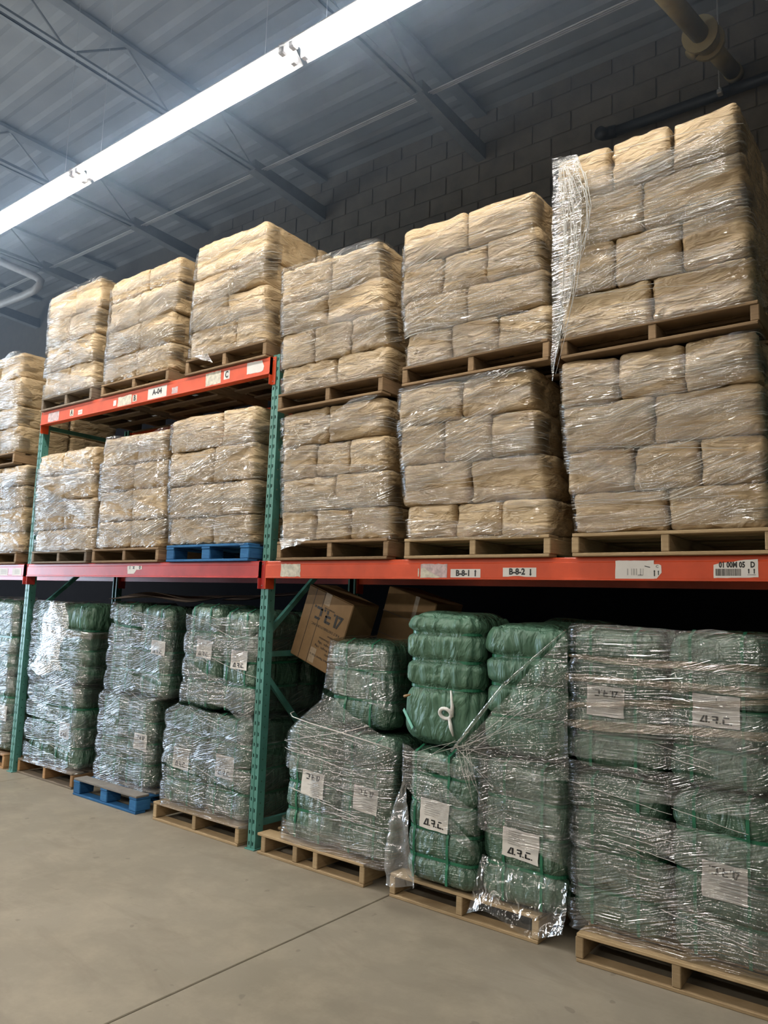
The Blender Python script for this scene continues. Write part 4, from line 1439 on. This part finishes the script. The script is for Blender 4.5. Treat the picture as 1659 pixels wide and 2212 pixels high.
def patch(name, mat, corners, nu, nv, amp, seed, parent=None, label=None, fold=9.0, thick=True, fn=None):
    """Bilinear sheet through four corners (a, b, c, d round the edge) with crumples."""
    a, b, c, d = [np.array(q, float) for q in corners]
    I, J = np.meshgrid(np.linspace(0, 1, nu + 1), np.linspace(0, 1, nv + 1), indexing='ij')
    u, v = I.ravel()[:, None], J.ravel()[:, None]
    P = a * (1 - u) * (1 - v) + b * u * (1 - v) + c * u * v + d * (1 - u) * v
    nrm = np.cross(b - a, d - a)
    nrm = nrm / np.linalg.norm(nrm)
    k = (ridge(np.concatenate([P[:, :1] * fold, P[:, 1:2] * fold, P[:, 2:] * fold * .7], 1) + seed, seed) - .5) * amp * 1.6
    k = k + (vnoise(P * fold * 2.3 + seed, seed + 1) - .5) * amp
    P = P + nrm * k[:, None]
    P = P + (np.stack([vnoise(P * 14 + 3.3 * q, seed + q) for q in range(3)], 1) - .5) * amp * .7
    if fn:
        P = fn(P, u[:, 0], v[:, 0])
    m = nv + 1
    I, J = np.meshgrid(np.arange(nu), np.arange(nv), indexing='ij')
    q = (I * m + J).ravel()
    Q = np.stack([q, q + m, q + m + 1, q + 1], 1)
    o = link(name, np_mesh(name, P, Q, mat), parent)
    if label:
        if parent is None:
            tag(o, label, 'stretch film', 'stretch film round the loads')
        else:
            o['label'] = label
    return o


def lin(a, b, za, zb):
    return lambda z: np.interp(z, [za, zb], [a, b])


def green_film():
    loads = [
        # label, z list, xl list, xr list, y front list, milk
        ('grey-looking stretch film round the green load beside the left post', (.15, .9, .93, 1.42, 1.45, 1.68), (-3.34, -3.34, -3.37, -3.39, -3.39, -3.36), (-2.38, -2.38, -2.335, -2.335, -2.70, -2.75), (.035, .035, .035, .035, .035, .05), 13),
        ('grey-looking stretch film round the green load on the blue floor pallet', (.155, .88, .93, 1.70), (-2.15, -2.15, -2.08, -2.05), (-1.32, -1.31, -1.15, -1.14), (.08, .08, .07, .07), 13),
        ('stretch film round the green load left of the middle post', (.15, .86, .95, 1.71), (-1.045, -1.04, -.88, -.86), (-.012, -.012, -.012, -.012), (-.02, -.02, -.01, -.01), 13),
        ('stretch film round the largest green load, hazy with many turns', (.15, .9, .93, 1.68), (2.455, 2.455, 2.445, 2.45), (3.468, 3.468, 3.462, 3.46), (-.015, -.015, -.015, -.015), 15),
        ('stretch film round the far bay green load', (.15, .9, 1.70), (-4.61, -4.61, -4.62), (-3.61, -3.61, -3.65), (.01, .01, .01), 12),
    ]
    seed = 900
    for lab, zs, xl, xr, yf, n in loads:
        Z = np.array(zs)
        sc = lambda z: np.abs(2 * np.mod((z - .148) / .1945, 1) - 1) ** 4
        fl = lambda z, a=np.array(xl): np.interp(z, Z, a) + .024 * sc(z)
        fr = lambda z, a=np.array(xr): np.interp(z, Z, a) - .024 * sc(z)
        fy = lambda z, a=np.array(yf): np.interp(z, Z, a) + .012 * sc(z)
        rng = random.Random(seed)
        acc = ([], [])
        z = zs[0] + 0.06
        while z < zs[-1] - 0.04:
            seed += 1
            wd = rng.uniform(0.14, 0.24)
            film_band(acc, fl, fr, fy, 1.1, z, rng.uniform(-.14, .04), wd, seed, nt=max(6, int(wd / 0.018)), off=.020)
            z += wd * rng.uniform(.78, 1.12)
        for k in range(3):
            seed += 1
            film_band(acc, fl, fr, fy, 1.1, rng.uniform(.35, 1.45), rng.choice((-1, -1, 1)) * rng.uniform(.2, .4), rng.uniform(.06, .14), seed, s_range=(.22, .78), nt=6, off=.018)
        for P in acc[0]:
            P[:, 2] = np.clip(P[:, 2], zs[0] - 0.02, zs[-1] + 0.02)
        o = film_obj(acc, 'stretch_film', 'film_milky', lab)
        strands(o, 13, fl, fr, fy, zs[0] + .06, zs[-1] - .06, seed, 0.020)
        if 'left post' in lab:
            seed += 1
            a2 = ([], [])
            film_band(a2, fl, lambda z: fr(z * 0 + 1.3), fy, .9, 1.405, -.02, .06, seed, off=.022, nt=6, amp=.012, s_range=(.45, .95))
            film_obj(a2, 'film_bundle', 'film_tan', None, o)['label'] = 'brownish bunched film rope'
        if 'largest' in lab:
            for k, (zb, sl, wd) in enumerate(((1.52, 0, .028), (1.415, .0, .04), (1.258, .12, .028), (1.165, .065, .042))):
                seed += 1
                a2 = ([], [])
                film_band(a2, fl, fr, fy, 1.1, zb, sl, wd, seed, off=.026, nt=6, amp=.012)
                film_obj(a2, 'film_bundle', 'film_tan', None, o)['label'] = 'brownish bunched film rope'
    # load right of the middle post: lower block and upper bale
    seed = 1200
    Z = np.array((.15, .86, .95, 1.10, 1.52))
    fl = lambda z: np.interp(z, Z, (.315, .335, .42, .60, .66))
    fr = lambda z: np.interp(z, Z, (1.28, 1.285, 1.25, 1.20, 1.185))
    fy = lambda z: np.interp(z, Z, (-.012, -.012, .0, .04, .045))
    acc = ([], [])
    rng = random.Random(4)
    for z0, sl, wd in ((1.44, -.05, .16), (1.28, -.1, .18), (1.10, -.25, .16), (.98, -.22, .2), (.86, -.2, .2), (.74, -.14, .2), (.22, -.05, .14)):
        seed += 1
        film_band(acc, fl, fr, fy, .6, z0, sl, wd, seed, nt=8, off=.014)
    for z0, sl, wd in ((.58, -.12, .24), (.37, -.1, .2)):
        seed += 1
        film_band(acc, fl, fr, fy, .6, z0, sl, wd, seed, nt=9, off=.014, s_range=(.42, 1.0))
    for P in acc[0]:
        P[:, 2] = np.clip(P[:, 2], .13, 1.54)
    o = film_obj(acc, 'stretch_film', 'film_milky', 'stretch film with a torn hole round the load right of the middle post')
    strands(o, 16, fl, fr, fy, .3, 1.05, 77, .022, .0014)
    MB().tube([(.39, .01, 1.0), (.385, -.02, .99), (.43, -.045, .975), (.60, -.06, .955), (.85, -.06, .93), (1.10, -.05, .90), (1.27, -.02, .87)], .0035, 7).build('film_rope', 'strand', o, True)
    MB().tube([(.34, -.02, .80), (.6, -.045, .86), (.9, -.05, .93), (1.1, -.03, .99)], .002, 6).build('film_rope', 'strand', o, True)
    patch('film_knot', 'film_thick', ((.44, -.03, .20), (.53, -.03, .19), (.50, -.06, .32), (.43, -.05, .31)), 8, 8, .03, 31, o, 'white crumpled film knot')
    # load with the unwrapped bales: slanting film, hanging tail, trailing skirt
    a = patch('stretch_film', 'film_milky', ((2.49, -.10, 1.66), (1.80, -.12, .93), (1.87, -.10, .80), (2.49, -.085, .88)), 40, 20, .020, 41, None, 'slanting stretch film pulled down across the half-covered green bale')
    acc = ([], [])
    fl2, fr2 = lin(1.92, 1.92, 0, 2), lin(2.455, 2.455, 0, 2)
    for z0, sl, wd in ((.86, -.08, .16), (.74, -.12, .16), (.62, -.1, .14)):
        seed += 1
        film_band(acc, fl2, fr2, -.06, .5, z0, sl, wd, seed, nt=8, off=.016, s_range=(.25, 1.0))
    fl3, fr3 = lin(1.405, 1.405, 0, 2), lin(1.93, 1.93, 0, 2)
    for z0, sl, wd in ((.90, -.10, .08), (.84, -.28, .14), (.76, -.34, .08)):
        seed += 1
        film_band(acc, fl3, fr3, -.095, .5, z0, sl, wd, seed, nt=6, off=.014, s_range=(.28, .72))
    for P in acc[0]:
        P[:, 2] = np.clip(P[:, 2], .14, 1.0)
    film_obj(acc, 'film_turns', 'film_milky', None, a)
    MB().tube([(2.48, -.10, 1.665), (2.30, -.13, 1.50), (2.12, -.135, 1.34), (1.95, -.14, 1.13), (1.79, -.13, .94)], [.004, .008, .010, .013, .008], 8).build('film_rope', 'film_thick', a, True)
    rng = random.Random(91)
    fan = MB()
    for k in range(20):
        up = k < 12
        e = Vector((2.47, -.10, rng.uniform(.80, 1.62))) if up else Vector((rng.uniform(1.9, 2.2), -.115, rng.uniform(.55, .8)))
        if 7 < k < 12:
            e = Vector((1.43, -.10, rng.uniform(.72, .92)))
        o_ = Vector((1.81 + rng.uniform(-.02, .09), -.122, .94 + rng.uniform(-.03, .07)))
        q_ = o_.lerp(e, rng.uniform(.55, 1.0))
        m_ = o_.lerp(q_, .5) + Vector((0, -.012, rng.uniform(-.01, .01)))
        fan.tube([o_, m_, q_], [.0012, .0008, .0004], 5, False)
    f_ = fan.build('film_strand', 'strand', a, True)
    f_['label'] = 'twisted white film strands'
    f_['kind'] = 'stuff'
    b = patch('hanging_film', 'film_tail', ((1.44, -.085, .76), (1.40, -.20, .12), (1.60, -.17, .18), (1.455, -.10, .66)), 36, 10, .024, 47, None,
              'crumpled film tail hanging to the floor beside the green bale with bare straps', 11,
              fn=lambda P, u, v: P + np.stack([-0.05 * np.sin(u * 3.1) * (1 - v) + .05 * np.sin(v * 3.14) * (u > .9), -.03 * np.sin(v * 9.0) * u, .04 * np.sin(u * 5) * (v - .5)], 1))
    patch('stretch_film', 'film_thick', ((1.97, -.075, .40), (2.47, -.06, .36), (2.50, -.13, .12), (1.93, -.14, .10)), 30, 18, .014, 53, None,
          'loose film skirt trailing over the corner of the pine pallet', 10,
          fn=lambda P, u, v: P + np.stack([0 * u, -.03 * (v ** 2), .035 * np.sin(u * 7) * v], 1))
    # white bunched film down the edge of the tallest kraft stack
    h = patch('hanging_film', 'film_milky', ((2.37, -.085, 4.42), (2.53, -.09, 4.38), (2.45, -.10, 3.40), (2.37, -.08, 3.05)), 10, 50, .012, 61, None,
              'whitish loose film hanging down the left edge of the tallest kraft stack', 12,
              fn=lambda P, u, v: P + np.stack([.06 * np.sin(v * 3.14) * u, 0 * u, 0 * u], 1))
    rng = random.Random(8)
    fan = MB()
    for k in range(16):
        x0_, z1_ = 2.40 + rng.uniform(0, .14), rng.uniform(3.05, 4.0)
        e_ = (2.39 + rng.uniform(0, .22) * (z1_ - 3.0), z1_)
        bw_ = rng.uniform(-.02, .13)
        pts = [(x0_ + (e_[0] - x0_) * q / 6 + bw_ * math.sin(q / 6 * 3.14) + rng.uniform(-.006, .006), -.105 + rng.uniform(-.004, .004), 4.37 + (e_[1] - 4.37) * q / 6) for q in range(7)]
        fan.tube(pts, [.0012, .002, .0024, .002, .0018, .0012, .0006], 5, False)
    f_ = fan.build('film_strand', 'strand', h, True)
    f_['label'] = 'twisted white film strands'
    f_['kind'] = 'stuff'
    # loose film flap round the bare-topped bale of the left post load
    patch('hanging_film', 'film_milky', ((-3.0, .02, 1.70), (-2.72, .0, 1.68), (-2.62, -.01, 1.02), (-3.3, .0, 1.0)), 16, 24, .012, 67, None,
          'crumpled white film flap beside the bare-topped green bale', 12,
          fn=lambda P, u, v: P + np.stack([.05 * np.sin(v * 6) * u, -.035 * np.sin(u * 3.14) - .02 * np.sin(v * 7 + u * 3), .03 * np.sin(u * 9) * (v > .9)], 1))
    # little film tails over pallet edges
    patch('hanging_film', 'film_milky', ((.25, -.085, 2.215), (.55, -.088, 2.21), (.46, -.10, 2.17), (.30, -.11, 2.135)), 16, 5, .016, 71, None,
          'small torn film fringe over the pallet right of the middle post', 16)
    patch('hanging_film', 'film_milky', ((-.90, -.075, 3.80), (-.72, -.08, 3.79), (-.62, -.10, 3.69), (-.78, -.10, 3.74)), 12, 5, .014, 73, None,
          'small film tail hanging over the upper beam pallet above the C sticker', 16)


green_film()


# ------------------------------------------------------------------ pipes and conduits under the roof
def pipes():
    t = thing('gas_pipe', 'yellow-beige pipe with a flanged coupling ending near the block wall', 'pipe', (2.84, 2.4, 6.27))
    p0, p1 = Vector((0.0, -0.02, 0.0)), Vector((0.0, -0.85, -.26))
    dirv = (p1 - p0).normalized()
    far = p1 + dirv * 1.5
    MB().tube([p0, p0 + dirv * .10], .072, 16).build('pipe_cap', 'gaspipe', t, True)
    MB().tube([p0 + dirv * .095, p1], .064, 16).build('pipe_run', 'gaspipe', t, True)
    MB().tube([p1, p1 + dirv * .04, p1 + dirv * .041, p1 + dirv * .20, p1 + dirv * .201, p1 + dirv * .24], [.125, .125, .095, .095, .125, .125], 20).build('coupling', 'gaspipe', t)
    m = p1 + dirv * .12
    MB().tube([m + Vector((-.06, 0, -.06)), m + Vector((-.10, -.01, -.10))], .045, 12).build('plug', 'gaspipe', t, True)
    MB().tube([p1 + dirv * .24, far], .064, 16).build('pipe_run', 'gaspipe', t, True)
    b = thing('iron_pipe', 'black iron pipe with an open elbow along the block wall', 'pipe', (1.77, 2.3, 6.09))
    MB().tube([(0.06, 0, .0), (7.0, 0, -.03)], .045, 14).build('pipe_run', 'blackpipe', b, True)
    MB().tube([(0.08, 0, 0), (0.02, -.01, 0), (-.02, -.04, -.015), (-.03, -.10, -.03)], [.055, .056, .056, .058], 14).build('elbow', 'blackpipe', b, True)
    MB().tube([(.985, -.1, 1.0), (.985, -.08, .0), (.985, -.06, -.05)], .008, 6).build('hanger_rod', 'steel', b)
    MB().cbox(.965, 1.005, -.10, -.045, -.06, -.02, .004).build('hanger_clip', 'steel', b)
    c = thing('grey_pipe', 'pale grey pipe that bends back on itself under the roof at far left', 'pipe', (-6.2, 1.2, 6.25))
    pts = [(-3.5, 0, 1.75), (-1.3, 0, .60), (-.40, 0, .19), (-.10, 0, .05), (.03, 0, -.04), (.0, 0, -.10), (-.12, 0, -.14), (-.4, 0, -.15), (-1.3, 0, -.12), (-3.5, 0, .0)]
    MB().tube(pts, .055, 12).build('pipe_run', 'duct', c, True)
    d = thing('conduit_run', 'thin pale conduits running under the roof along the block wall', 'conduit', (0, 1.35, 6.49))
    for k in range(3):
        MB().tube([(-12, k * .035, k * .012), (6.5, k * .035, k * .012)], .007, 6).build('conduit', 'conduit', d)


pipes()


# ------------------------------------------------------------------ haze volume added to give the lens bloom round the lamps
def haze():
    t = NT('bloom_haze')
    v = t.n('ShaderNodeVolumeScatter', {'Color': (0.56, 0.75, 1.0, 1.0), 'Density': HAZE, 'Anisotropy': 0.0})
    t.t.links.new(v.outputs[0], t.out.inputs['Volume'])
    M['haze'] = t.m
    o = MB().box(-13.9, 8.9, -10.9, 2.38, 4.86, 6.89).build('haze', 'haze')
    tag(o, 'thin bluish haze added as lens bloom round the lamp row', 'haze', None, 'stuff')


if HAZE > 0:
    haze()
